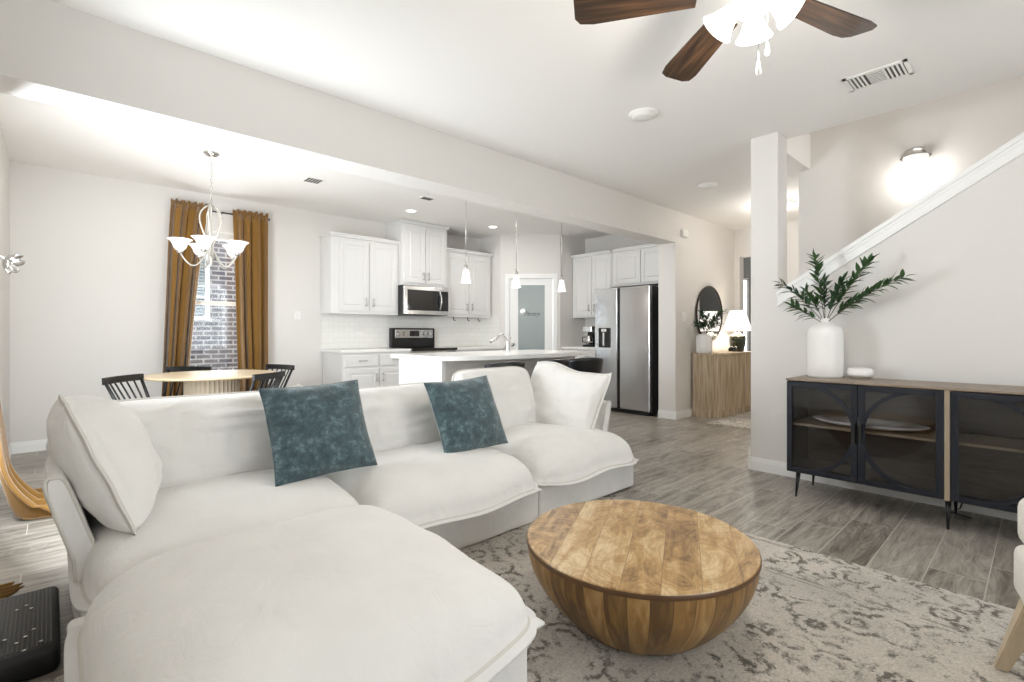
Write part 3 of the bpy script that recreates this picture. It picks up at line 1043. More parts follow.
# ------------------------------------------------------------------ island
t = thing('kitchen_island', 'white kitchen island with textured plaster body and bowed counter', 'kitchen island', (3.6, 4.1, 0))
MB().box(2.64, 3.80, 0, 4.56, 4.52, 0.885).build('body', M['plaster'], t, world=True)
MB().box(2.62, 3.77, 0, 2.66, 4.54, 0.886).build('end_panel', M['cabinet'], t, world=True)
poly = [(2.56, 4.60), (2.56, 3.68)]
for k in range(1, 24):
    s = k / 24
    poly.append((2.56 + (4.66 - 2.56) * s, 3.68 - 0.17 * math.sin(PI * s) ** 0.8))
poly += [(4.66, 3.68), (4.66, 4.60)]
MB().prism(poly, 0.885, 0.925).build('counter', M['counter'], t, world=True)
MB().box(2.64, 3.784, 0, 4.56, 3.80, 0.09).build('plinth', M['trim'], t, world=True)
b = MB().box(4.30, 3.792, 0.72, 4.37, 3.80, 0.83, bev=0.002)
b.build('outlet', M['whiteplastic'], t, world=True)
# faucet
t = thing('faucet', 'brushed nickel pull-down faucet standing on the island counter', 'faucet', (3.95, 4.33, 0.925))
b = MB().cyl((0, 0, 0), (0, 0, 0.012), 0.036).cyl((0, 0, 0.012), (0, 0, 0.13), 0.026, 0.022)
b.build('base', M['chrome'], t, smooth=True, angle=40)
pts = [(0, 0, 0.09)]
for k in range(9):
    a = PI * (1 - k / 8 * 0.82)
    pts.append((-0.075 - 0.075 * math.cos(a) * -1 - 0.0 if False else (-0.075 + 0.075 * -math.cos(a)) * 1.0, 0, 0.10 + 0.07 * math.sin(a)))
sp = []
for k in range(12):
    s = k / 11
    sp.append((-0.16 * s, 0.05 * s, 0.10 + 0.10 * math.sin(PI * min(1, s * 1.15) * 0.86)))
MB().tube(sp, 0.018, 12).build('spout', M['chrome'], t, smooth=True)
MB().cyl(sp[-1], (sp[-1][0] - 0.05, sp[-1][1] + 0.015, sp[-1][2] - 0.03), 0.017, 0.02).build('spray_head', M['chrome'], t, smooth=True, angle=40)
MB().cyl((0.02, 0, 0.05), (0.05, -0.01, 0.16), 0.008, 0.006).build('lever', M['chrome'], t, smooth=True)

# bar stools
def stool_proto(label, loc, rz):
    t = thing('bar_stool', label, 'stool', loc, rz, 'black bar stools at the island')

    def shell(u, v):
        a = (u - 0.5) * 2.2
        z = 0.64 + 0.245 * v
        r = 0.20 + 0.03 * v
        return (r * math.sin(a) * 1.05, -r * math.cos(a) * (0.9 + 0.12 * v) + 0.02, z - 0.05 * abs(a) ** 2 * v * 0.4)
    MB().grid(shell, 20, 8).build('backrest', M['black'], t, smooth=True, solid=0.022)
    MB().lathe([(0, 0.61), (0.17, 0.61), (0.20, 0.625), (0.20, 0.65), (0.17, 0.665), (0, 0.66)], (0, 0, 0)).build('seat', M['black'], t, smooth=True)
    for sx in (-1, 1):
        for sy in (-1, 1):
            MB().cyl((sx * 0.20, sy * 0.19, 0), (sx * 0.12, sy * 0.12, 0.615), 0.012, 0.016, seg=10).build('leg', M['black'], t, smooth=True)
    ring = [(0.172 * c[0], 0.165 * c[1], 0.22) for c in ((-1, -1), (1, -1), (1, 1), (-1, 1))]
    MB().tube(ring, 0.008, 8, closed=True).build('footrest', M['black'], t, smooth=True)
    return t


s0 = stool_proto('black curved-back bar stool nearest the range end of the island', (2.98, 3.38, 0), math.radians(-6))
dup(s0, (3.60, 3.38, 0), math.radians(-2), 'black curved-back bar stool at the middle of the island, in front of the pantry door')
s2 = dup(s0, (4.15, 3.38, 0), math.radians(-22), 'black curved-back bar stool at the island end beside the refrigerator')

# pendants
def pendant(label, loc):
    t = thing('pendant_light', label, 'pendant lamp', loc, 0, 'frosted glass pendants over the island')
    MB().lathe([(0, 0), (0.055, 0), (0.055, -0.012), (0.03, -0.025), (0, -0.025)]).build('canopy', M['chrome'], t, smooth=True)
    MB().cyl((0, 0, -0.02), (0, 0, -0.90), 0.004, seg=8).build('rod', M['chrome'], t, smooth=True)
    MB().lathe([(0, -0.89), (0.016, -0.89), (0.022, -0.93), (0.02, -0.94), (0, -0.94)]).build('socket', M['chrome'], t, smooth=True)
    MB().lathe([(0.0, -0.935), (0.026, -0.94), (0.036, -0.975), (0.043, -1.02), (0.054, -1.085), (0.05, -1.085), (0.0, -1.0)]).build('lamp_shade', M['shadeon'], t, smooth=True)
    return t


p0 = pendant('frosted glass pendant over the island, the one nearest the range', (3.23, 4.2, H))
dup(p0, (3.97, 4.2, H), None, 'frosted glass pendant over the island in front of the pantry door')
dup(p0, (4.77, 4.2, H), None, 'frosted glass pendant over the island nearest the refrigerator')
for x in (3.23, 3.97, 4.77):
    point('pendant_bulb', (x, 4.2, 1.62), 1.6, 0.05)

# ceiling fixtures
def downlight(label, x, y, on=True, r=0.075):
    t = thing('recessed_light', label, 'ceiling light', (x, y, H))
    MB().lathe([(r * 0.8, -0.001), (r * 0.82, -0.006), (r * 1.15, -0.006), (r * 1.2, -0.001)]).build('trim_ring', M['ventwhite'], t, smooth=True)
    MB().lathe([(0, -0.004), (r * 0.8, -0.004)]).build('lens', M['disc'] if on else M['ventwhite'], t)
    return t


downlight('lit recessed ceiling light above the microwave cabinet', 3.466, 5.694)
downlight('lit recessed ceiling light in front of the pantry corner', 4.895, 5.695)
for x, y in ((3.466, 5.5), (4.895, 5.5)):
    l = area('downlight_beam', (x, y, H - 0.02), (0, 0, 0), 0.12, 0.12, 1.5, (1, 0.96, 0.92))


downlight('added recessed fill light over the island hidden by the beam, dining side', 3.466, 4.35)  # two unseen downlights added to brighten the kitchen
downlight('added recessed fill light over the island hidden by the beam, refrigerator side', 4.895, 4.35)
for x, y in ((3.466, 4.35), (4.895, 4.35)):  # beams of the two added downlights
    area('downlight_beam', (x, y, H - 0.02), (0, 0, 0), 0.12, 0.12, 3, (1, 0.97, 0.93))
# added flush lamp, out of sight behind the column, to brighten the hall
t = thing('hall_fill_lamp', 'added glass dome fill lamp on the hall ceiling, unseen behind the column', 'fill lamp', (6.6, 2.2, H))
MB().lathe([(0, 0), (0.15, 0), (0.15, -0.02), (0.14, -0.025), (0, -0.025)], seg=36).build('base', M['chrome'], t, smooth=True, angle=40)
MB().lathe([(0.135, -0.025), (0.12, -0.07), (0.07, -0.10), (0, -0.11)], seg=36).build('glass_bowl', M['shadeon'], t, smooth=True)
point('hall_fill_bulb', (6.6, 2.2, H - 0.30), 7, 0.12)


def ceil_disc(label, x, y, r, cat='smoke detector', name='smoke_detector'):
    t = thing(name, label, cat, (x, y, H))
    MB().lathe([(0, -0.035), (r * 0.55, -0.033), (r * 0.75, -0.02), (r * 0.78, -0.012), (r, -0.010), (r, 0)], seg=36).build('cover', M['ventwhite'], t, smooth=True)
    MB().lathe([(r * 0.56, -0.0335), (r * 0.60, -0.036), (r * 0.66, -0.030)], seg=36).build('rim', M['ventwhite'], t, smooth=True)
    return t


ceil_disc('round white ceiling disc left of the fan, in front of the beam', 3.202, 2.021, 0.105)
ceil_disc('round white ceiling disc near the hall, smaller in view beside the column', 5.249, 2.501, 0.10)


def vent(label, x0, y0, x1, y1, banks):
    """ceiling register, long side along y"""
    t = thing('air_vent', label, 'vent', ((x0 + x1) / 2, (y0 + y1) / 2, H))
    f = 0.022
    b = MB()
    b.box(x0, y0, H - 0.008, x0 + f, y1, H).box(x1 - f, y0, H - 0.008, x1, y1, H)
    b.box(x0, y0, H - 0.008, x1, y0 + f, H).box(x0, y1 - f, H - 0.008, x1, y1, H)
    b.build('frame', M['ventwhite'], t, world=True)
    MB().box(x0 + f, y0 + f, H - 0.002, x1 - f, y1 - f, H - 0.0005).build('backing', M['ventdark'], t, world=True)
    L = (y1 - y0 - 2 * f)
    b = MB()
    n = 13
    for k in range(n):
        y = y0 + f + L * (k + 0.5) / n
        third = k / n
        if banks and 0.36 < third < 0.66:
            continue
        b.box(x0 + f, y - 0.006, H - 0.009, x1 - f, y + 0.005, H - 0.006)
    if banks:
        for k in range(8):
            x = x0 + f + (x1 - x0 - 2 * f) * (k + 0.5) / 8
            b.box(x - 0.006, y0 + f + L * 0.36, H - 0.009, x + 0.004, y0 + f + L * 0.66, H - 0.006)
    b.build('louvres', M['ventwhite'], t, world=True)
    return t


vent('white three-bank ceiling vent between the fan and the stair wall', 3.70, 0.55, 3.93, 0.88, True)
t = thing('air_vent', 'small grey ceiling vent over the dining table side', 'vent', (2.02, 5.26, H))
b = MB()
b.box(1.93, 5.17, H - 0.008, 2.11, 5.35, H)
b.build('frame', M['ventwhite'], t, world=True)
b = MB()
for k in range(5):
    for j in range(2):
        b.box(1.945 + 0.03 * k, 5.185 + 0.08 * j, H - 0.012, 1.965 + 0.03 * k, 5.25 + 0.08 * j, H - 0.008)
b.build('grille', M['ventdark'], t, world=True)
t = thing('air_vent', 'small dark ceiling vent next to the lit downlight', 'vent', (3.28, 5.03, H))
MB().box(3.20, 4.98, H - 0.008, 3.36, 5.08, H).build('frame', M['ventwhite'], t, world=True)
MB().box(3.215, 4.99, H - 0.012, 3.345, 5.07, H - 0.008).build('grille', M['ventdark'], t, world=True)

# wall plates
def plate(name, label, cat, lo, hi, toggles, axis):
    t = MB().box(*lo, *hi, bev=0.002).build(name, M['whiteplastic'])
    tag(t, label, cat)
    for bx in toggles:
        MB().box(*bx).build('rocker', M['whiteplastic'], t, world=True)
    return t


plate('light_switch', 'white light switch on the dining wall right of the window', 'light switch', (2.29, 6.61, 1.32), (2.37, 6.619, 1.43), [(2.315, 6.604, 1.345, 2.345, 6.61, 1.405)], 'y')
plate('light_switch', 'white light switch on the hall wall left of the round mirror', 'light switch', (6.16, 3.301, 1.30), (6.28, 3.309, 1.42), [(6.18, 3.296, 1.33, 6.21, 3.301, 1.39), (6.23, 3.296, 1.33, 6.26, 3.301, 1.39)], 'y')
t = MB().box(6.15, 3.268, 2.43, 6.30, 3.309, 2.53, bev=0.012, seg=3).build('door_chime', M['whiteplastic'])
tag(t, 'white door chime box high on the hall wall', 'door chime')
MB().box(6.17, 3.262, 2.445, 6.28, 3.268, 2.515, bev=0.002).build('cover', M['whiteplastic'], t, world=True)
plate('outlet_cover', 'white outlet cover on the kitchen backsplash tiles', 'outlet', (3.12, 6.604, 1.09), (3.24, 6.611, 1.16), [(3.14, 6.600, 1.105, 3.17, 6.604, 1.145)], 'y')

# ------------------------------------------------------------------ soft furnishings
def pillow(w, h, T, n=26, conc=0.05, fl=0.03, p=2.6, wr=0.006, seed=0, back=1.0, q=0.55, ws=7.0, rc=0.0):
    """returns (s,t)->two sheets; local x width, y height, z thickness"""
    k = 1 + fl

    def pt(s, t, side):
        S, Tt = max(-1, min(1, s)), max(-1, min(1, t))
        x = w / 2 * s * (1 - conc * (1 - Tt * Tt) * abs(S))
        y = h / 2 * t * (1 - conc * (1 - S * S) * abs(Tt))
        cc = abs(S) ** 5 * abs(Tt) ** 5
        x -= rc * cc * (1 if S > 0 else -1)
        y -= rc * cc * (1 if Tt > 0 else -1)
        e = max(0, (1 - abs(S) ** p)) * max(0, (1 - abs(Tt) ** p))
        z = T / 2 * e ** q
        nn = noise.noise(Vector((x * ws + seed, y * ws - seed, side * 3.1 + seed * 2))) + 0.5 * noise.noise(Vector((x * ws * 2.3 + seed, y * ws * 2.3, side)))
        nn += 0.9 * noise.noise(Vector((x * 3.5 + seed, y * 19.0, seed))) ** 2 * 2.0 + 0.5 * noise.noise(Vector((x * 22 + seed, y * 5.0, seed + 4)))
        z += wr * nn * min(1, e * 3)
        z = max(z, 0.0) + 0.0025
        rip = 0.006 * noise.noise(Vector((x * 9 + seed, y * 9, 5 + seed))) * (max(abs(S), abs(Tt)) ** 6)
        z = z * (1 if side > 0 else -back) + rip
        return Vector((x, y, z))
    return pt, k


def pillow_bm(b, w, h, T, n=26, fn=None, **kw):
    pt, k = pillow(w, h, T, n, **kw)
    fn = fn or (lambda v: v)
    t = bmesh.new()

    def prm(i):
        s = -1 + 2 * i / n
        # denser near edges
        return math.sin(s * PI / 2) * 0.6 + s * 0.4
    par = [-k] + [prm(i) for i in range(n + 1)] + [k]
    m = len(par)
    top = [[t.verts.new(fn(pt(par[i], par[j], 1))) for j in range(m)] for i in range(m)]
    bot = [[t.verts.new(fn(pt(par[i], par[j], -1))) for j in range(m)] for i in range(m)]
    for i in range(m - 1):
        for j in range(m - 1):
            t.faces.new((top[i][j], top[i + 1][j], top[i + 1][j + 1], top[i][j + 1]))
            t.faces.new((bot[i][j], bot[i][j + 1], bot[i + 1][j + 1], bot[i + 1][j]))
    ring = [(i, 0) for i in range(m - 1)] + [(m - 1, j) for j in range(m - 1)] + [(i, m - 1) for i in range(m - 1, 0, -1)] + [(0, j) for j in range(m - 1, 0, -1)]
    for a in range(len(ring)):
        i, j = ring[a]
        i2, j2 = ring[(a + 1) % len(ring)]
        t.faces.new((top[i][j], bot[i][j], bot[i2][j2], top[i2][j2]))
    bmesh.ops.recalc_face_normals(t, faces=t.faces)
    b._add(t)
    return b


def frame_mtx(c, xd, yd):
    xd = Vector(xd).normalized()
    yd = Vector(yd)
    yd = (yd - xd * yd.dot(xd)).normalized()
    zd = xd.cross(yd)
    m = Matrix.Identity(4)
    for i, d in enumerate((xd, yd, zd)):
        for r in range(3):
            m[r][i] = d[r]
    return Matrix.Translation(c) @ m


# --- sofa
SX = (0.0, 1.06, 2.13, 3.14)
sofa = thing('sectional_sofa', 'long off-white slipcovered sofa with sagging back cushions', 'sofa', (1.57, 2.5, 0))


def soft_box(x0, y0, z0, x1, y1, z1, r=0.03, seed=0, wr=0.006):
    t = bmesh.new()
    bmesh.ops.create_cube(t, size=1)
    bmesh.ops.scale(t, vec=(x1 - x0, y1 - y0, z1 - z0), verts=t.verts)
    bmesh.ops.bevel(t, geom=t.edges[:], offset=r, segments=4, affect='EDGES', profile=0.5)
    bmesh.ops.subdivide_edges(t, edges=[e for e in t.edges if e.calc_length() > 0.12], cuts=9, use_grid_fill=True)
    bmesh.ops.translate(t, vec=((x0 + x1) / 2, (y0 + y1) / 2, (z0 + z1) / 2), verts=t.verts)
    t.normal_update()
    for v in t.verts:
        v.co += v.normal * wr * noise.noise(v.co * 5 + Vector((seed, 0, 0)))
    return t


for i in range(3):
    b = MB()
    b._add(soft_box(SX[i] + (0.07 if i == 0 else 0.004), 2.05, 0.012, SX[i + 1] - 0.004, 3.08, 0.25, 0.018, i, 0.004))
    b.build('base', M['sofa'], sofa, smooth=True, world=True)
    b = MB()
    b._add(soft_box(SX[i] + (0.06 if i == 0 else 0.004), 2.97, 0.2, SX[i + 1] - 0.004, 3.12, 0.70 + 0.015 * (i == 1), 0.05, i + 4, 0.01))
    b.build('back_frame', M['sofa'], sofa, smooth=True, world=True)


def seat(x0, x1, y0, y1, zs, zt, seed, over=0.02, name='seat_cushion', parent=None, px=7, py=5, wav=0.009, dome=0.03):
    cx, cy = (x0 + x1) / 2, (y0 + y1) / 2
    w_, h_ = (x1 - x0), (y1 - y0)
    n = 44
    t = bmesh.new()
    k = 1 + 0.035 / (w_ / 2)

    def pt(s, tt, top):
        S, T_ = max(-1, min(1, s)), max(-1, min(1, tt))
        x, y = cx + w_ / 2 * s, cy + h_ / 2 * tt
        # softly rounded corners in plan
        rc = (abs(S) ** 6) * (abs(T_) ** 6)
        x -= 0.04 * rc * S
        y -= 0.04 * rc * T_
        edge = max(abs(S), abs(T_))
        y -= (0.008 * math.sin(S * 4.1 + seed) + over * (1 - S * S)) * (1 if tt < 0 else 0) * abs(T_) ** 3
        zseam = zs + wav * math.sin(S * 5.0 + seed * 1.7) * abs(T_) ** 4 + wav * math.sin(T_ * 4.3 + seed) * abs(S) ** 4
        if top:
            e = max(0, 1 - abs(S) ** px) * max(0, 1 - abs(T_) ** py)
            z = zseam + (zt - zs) * e ** 0.46 + dome * (1 - S * S) * (1 - T_ * T_)
            nn = noise.noise(Vector((x * 3.2, y * 3.2, seed))) * 0.016 + noise.noise(Vector((x * 8, y * 8, seed + 9))) * 0.006
            # puckers close to the seam
            nn += 0.006 * noise.noise(Vector((x * 16, y * 16, seed))) * edge ** 4
            z += nn * min(1, e * 4)
        else:
            z = zseam - 0.006
        if edge >= 0.999 and top:
            z = zseam + 0.004
        return Vector((x, y, z))

    def prm(i):
        s = -1 + 2 * i / n
        return math.sin(s * PI / 2) * 0.75 + s * 0.25
    par = [-k] + [prm(i) for i in range(n + 1)] + [k]
    m = len(par)
    for top in (True, False):
        V = [[t.verts.new(pt(par[i], par[j], top)) for j in range(m)] for i in range(m)]
        for i in range(m - 1):
            for j in range(m - 1):
                t.faces.new((V[i][j], V[i + 1][j], V[i + 1][j + 1], V[i][j + 1]))
        if top:
            TV = V
    BV = V
    ring = [(i, 0) for i in range(m - 1)] + [(m - 1, j) for j in range(m - 1)] + [(i, m - 1) for i in range(m - 1, 0, -1)] + [(0, j) for j in range(m - 1, 0, -1)]
    for a in range(len(ring)):
        i, j = ring[a]
        i2, j2 = ring[(a + 1) % len(ring)]
        t.faces.new((TV[i][j], BV[i][j], BV[i2][j2], TV[i2][j2]))
    bmesh.ops.recalc_face_normals(t, faces=t.faces)
    b = MB()
    b._add(t)
    o_ = b.build(name, M['sofa'], parent, smooth=True, world=True)
    n_ = 60
    per = [(-1 + 2 * i / n_, -1) for i in range(n_)] + [(1, -1 + 2 * i / n_) for i in range(n_)] + [(1 - 2 * i / n_, 1) for i in range(n_)] + [(-1, 1 - 2 * i / n_) for i in range(n_)]
    MB().tube([pt(a, c, False) + Vector((0, 0, 0.006)) for a, c in per], 0.0095, 8, closed=True).build('piping', M['sofa_seam'], o_, smooth=True, world=True)
    return o_


seat(0.075, 1.04, 1.99, 2.98, 0.27, 0.43, 1.3, parent=sofa, px=12)
seat(1.06, 2.10, 1.99, 2.98, 0.225, 0.42, 2.4, parent=sofa, px=9)
seat(2.12, 3.12, 2.00, 2.98, 0.225, 0.42, 4.1, parent=sofa, px=9)


# arms
def arm(xo, sgn, y0, y1, zt, seed):
    """xo outer face x at the base; sgn +1 means arm body extends to +x"""
    n = 14

    def sec(u):
        # closed section in (x,z): rounded panel flaring outward at the top
        pts = []
        th = 0.062
        for k in range(40):
            a = 2 * PI * k / 40
            ca, sa = math.cos(a), math.sin(a)
            sx = abs(ca) ** 0.45 * (1 if ca >= 0 else -1)
            sz = abs(sa) ** 0.22 * (1 if sa >= 0 else -1)
            z = 0.05 + (zt - 0.05) * (sz + 1) / 2
            x = xo + sgn * (0.04 + th / 2 * sx)
            x -= sgn * 0.085 * max(0, (z - 0.30) / 0.35) ** 1.3
            pts.append((x, z))
        return pts
    b = MB()
    t = bmesh.new()
    S = sec(0)
    rings = []
    ys = [y0 + (y1 - y0) * i / n for i in range(n + 1)]
    for i, y in enumerate(ys):
        # pinch the ends
        e = 1.0
        if i == 0 or i == n:
            e = 0.93
        cxm = sum(p[0] for p in S) / len(S)
        czm = sum(p[1] for p in S) / len(S)
        ring = []
        for x, z in S:
            xx = cxm + (x - cxm) * e
            zz = czm + (z - czm) * (1 if e == 1 else 0.985)
            zz -= 0.03 * ((y1 - y) / (y1 - y0)) ** 2 * (z / zt)
            nn = noise.noise(Vector((xx * 4 + seed, y * 5, z * 5))) * 0.012
            ring.append(t.verts.new((xx + nn * e, y - (0.012 if i == 0 else 0) * 0, zz)))
        rings.append(ring)
    for i in range(n):
        for k in range(40):
            t.faces.new((rings[i][k], rings[i][(k + 1) % 40], rings[i + 1][(k + 1) % 40], rings[i + 1][k]))
    t.faces.new(rings[0])
    t.faces.new(rings[-1])
    bmesh.ops.recalc_face_normals(t, faces=t.faces)
    b._add(t)
    a = b.build('arm', M['sofa'], sofa, smooth=True, world=True, angle=55)
    # piping around the front edge
    F = [(x, y0 + 0.004, z - 0.03 * (z / zt)) for x, z in S]
    F = [(xx + noise.noise(Vector((xx * 4 + seed, y0 * 5, zz * 5))) * 0.012, yy, zz) for xx, yy, zz in F]
    MB().tube(F, 0.007, 6, closed=True).build('piping', M['sofa_seam'], a, smooth=True, world=True)
    return a


arm(0.05, 1, 2.28, 3.08, 0.67, 2)
arm(3.10, -1, 2.28, 3.08, 0.64, 7)


def cushion(name, w_, h_, T, c, xd, yd, parent=None, m=None, fn=None, sag=0.0, **kw):
    F = frame_mtx(c, xd, yd)

    def f(v):
        v = v.copy()
        if sag:
            tt = (v.y / (h_ / 2) + 1) / 2
            v.z *= 1 + sag * (1 - tt)
            v.y -= 0.25 * sag * (1 - (v.x / (w_ / 2)) ** 2) * 0.06 * tt
        if fn:
            v = fn(v)
        return F @ v
    o_ = pillow_bm(MB(), w_, h_, T, fn=f, **kw).build(name, m or M['sofa'], parent, smooth=True, world=True)
    if m is None:
        kk = {k_: v_ for k_, v_ in kw.items() if k_ != 'n'}
        pt, _ = pillow(w_, h_, T, **kk)
        n_ = 40
        per = [(-1 + 2 * i / n_, -1) for i in range(n_)] + [(1, -1 + 2 * i / n_) for i in range(n_)] + [(1 - 2 * i / n_, 1) for i in range(n_)] + [(-1, 1 - 2 * i / n_) for i in range(n_)]
        ring_ = [f((pt(a, c, 1) + pt(a, c, -1)) / 2) for a, c in per]
        MB().tube(ring_, 0.0085, 8, closed=True).build('piping', M['sofa_seam'], o_, smooth=True, world=True)
    return o_


# back cushions lean on the back frame
cushion('back_cushion', 0.98, 0.50, 0.25, (0.55, 2.81, 0.585), (1, 0.0, -0.01), (0, 0.24, 1), sofa, seed=1, fn=lambda v: Vector((v.x, v.y + 0.085 * max(0, v.x / 0.49) ** 7 * max(0, v.y / 0.25), v.z)), conc=0.02, p=3.2, sag=0.25, wr=0.018, n=38, rc=0.035)
cushion('back_cushion', 0.98, 0.49, 0.25, (1.56, 2.80, 0.565), (1, -0.02, 0.01), (0, 0.28, 1), sofa, seed=5, conc=0.02, p=3.2, sag=0.25, wr=0.018, n=38, rc=0.035)
cushion('back_cushion', 0.76, 0.53, 0.26, (2.45, 2.82, 0.615), (1, 0.0, 0.0), (0, 0.2, 1), sofa, seed=9, conc=0.02, p=3.2, sag=0.25, wr=0.016, n=38, rc=0.035)

# side cushions (loose)
o = cushion('side_cushion', 0.62, 0.49, 0.36, (0.115, 2.52, 0.645), (-0.03, 1, -0.02), (-0.32, 0.0, 0.85), seed=12, conc=0.03, p=2.4, wr=0.014, n=38, fl=0.06, rc=0.03, back=0.55,
            fn=lambda v: Vector((v.x + 0.42 * v.y, v.y, v.z)))
tag(o, 'large off-white cushion leaning on the sofa arm beside the patio curtain', 'cushion', 'off-white side cushions of the sofa')
def slouch(v):
    t_ = max(0, v.y / 0.54 + 0.5)
    q_ = max(0, min(1, (v.x + 0.20) / 0.30))
    q_ = q_ * q_ * (3 - 2 * q_)
    ear = max(0, (v.x - 0.24) / 0.12) ** 2
    return Vector((v.x + 0.14 * v.y, v.y + (0.02 - 0.055 * q_ + 0.03 * ear) * t_ ** 2, v.z))


o = cushion('side_cushion', 0.70, 0.55, 0.26, (2.92, 2.58, 0.61), (0.12, -1, -0.04), (0.36, 0.03, 1), seed=15, conc=0.04, p=2.6, wr=0.014, n=38, fl=0.06, rc=0.02, fn=slouch)
tag(o, 'large off-white cushion leaning on the sofa arm in front of the refrigerator', 'cushion', 'off-white side cushions of the sofa')

# teal pillows
o = cushion('throw_pillow', 0.50, 0.47, 0.17, (0.975, 2.45, 0.66), (1, 0.03, 0.02), (-0.03, 0.46, 1), seed=21, conc=0.05, p=2.2, wr=0.008, n=30, fl=0.012, m=M['teal'])
tag(o, 'teal velvet throw pillow nearer the dining table, upright on the sofa above the ottoman', 'pillow', 'teal velvet throw pillows')
o = cushion('throw_pillow', 0.50, 0.46, 0.17, (1.875, 2.42, 0.635), (1, 0.05, 0.03), (-0.30, 0.44, 1), seed=27, conc=0.05, p=2.2, wr=0.008, n=30, fl=0.012, m=M['teal'])
tag(o, 'teal velvet throw pillow nearer the refrigerator, tilted over the middle seat', 'pillow', 'teal velvet throw pillows')

# ottoman (chaise part)
ot = thing('ottoman', 'square off-white slipcovered ottoman pushed against the sofa seat', 'ottoman', (0.54, 1.5, 0))
b = MB()
b._add(soft_box(0.03, 1.03, 0.012, 1.03, 2.03, 0.26, 0.02, 11, 0.005))
b.build('base', M['sofa'], ot, smooth=True, world=True)
seat(0.055, 1.06, 0.985, 2.02, 0.27, 0.455, 6.2, over=0.01, parent=ot, px=5, py=5, wav=0.012, dome=0.04)

# ------------------------------------------------------------------ rug
rg = MB().box(-2.9, 0, 0, 0, 3.6, 0.009, bev=0.003)
ro = rg.build('area_rug', M['rug'])
ro.location = (2.87, -1.4, 0.0005)
for v in ro.data.vertices:
    v.co += Vector((-1.45, 1.8, 0))
ro.location.x = 2.87
tag(ro, 'distressed grey and beige rug under the round wooden coffee table', 'rug')
ro2 = MB().box(6.05, 2.0, 0.0005, 7.7, 2.90, 0.008, bev=0.003).build('hall_rug', M['rug'])
tag(ro2, 'pale rug on the hall floor in front of the fluted console', 'rug')

# ------------------------------------------------------------------ coffee table
TX, TY, TZ, TR = 1.703, 1.100, 0.324, 0.44
t = thing('coffee_table', 'round drum coffee table of patchwork mango wood tapering to its base', 'coffee table', (TX, TY, 0.01))
prof = [(0, 0.0), (0.245, 0.0)]
hh = TZ - 0.03
for k in range(1, 17):
    s = k / 16
    r = 0.245 + (TR - 0.003 - 0.245) * math.sin(s * PI / 2) ** 0.85
    prof.append((r, hh * s))
prof.append((0, hh))
MB().lathe(prof, seg=72).build('bowl_body', M['stave'], t, smooth=True, angle=60)
MB().lathe([(0, hh), (TR, hh), (TR + 0.002, hh + 0.004), (TR + 0.002, hh + 0.012), (TR, hh + 0.0165), (0, hh + 0.0165)], seg=72).build('rim_band', M['rimwood'], t, smooth=True, angle=40)
MB().lathe([(0, hh + 0.017), (TR - 0.001, hh + 0.017), (TR - 0.003, hh + 0.0205), (0, hh + 0.021)], seg=72).build('tabletop', M['mangotop'], t, smooth=True, angle=40)

# ------------------------------------------------------------------ low glass-door cabinet (faces -x)
CW, CD = 1.69, 0.43
t = thing('display_cabinet', 'low black metal sideboard with glass doors and thin splayed legs', 'sideboard', (3.765, 1.222, 0), -PI / 2)
z0, z1 = 0.175, 0.808
b = MB()
b.box(0, 0.0, z0, 0.012, CD, z1).box(CW - 0.012, 0, z0, CW, CD, z1)
b.build('side_panel', M['blueblack'], t)
MB().box(-0.004, -0.022, z1, CW + 0.004, CD, z1 + 0.014, bev=0.002).build('top', M['topwood'], t)
MB().box(0.012, 0.0, z0, CW - 0.012, CD, z0 + 0.016).build('bottom_panel', M['inwood'], t)
MB().box(0.012, CD - 0.012, z0 + 0.016, CW - 0.012, CD, z1).build('back_panel', M['inwood'], t)
MB().box(CW / 2 - 0.012, -0.018, z0, CW / 2 + 0.012, CD - 0.012, z1).build('divider', M['edgewood'], t)
for a, c in ((0.012, CW / 2 - 0.012), (CW / 2 + 0.012, CW - 0.012)):
    MB().box(a, 0.05, 0.492, c, CD - 0.012, 0.508).build('shelf', M['edgewood'], t)
half = (CW - 0.024) / 2
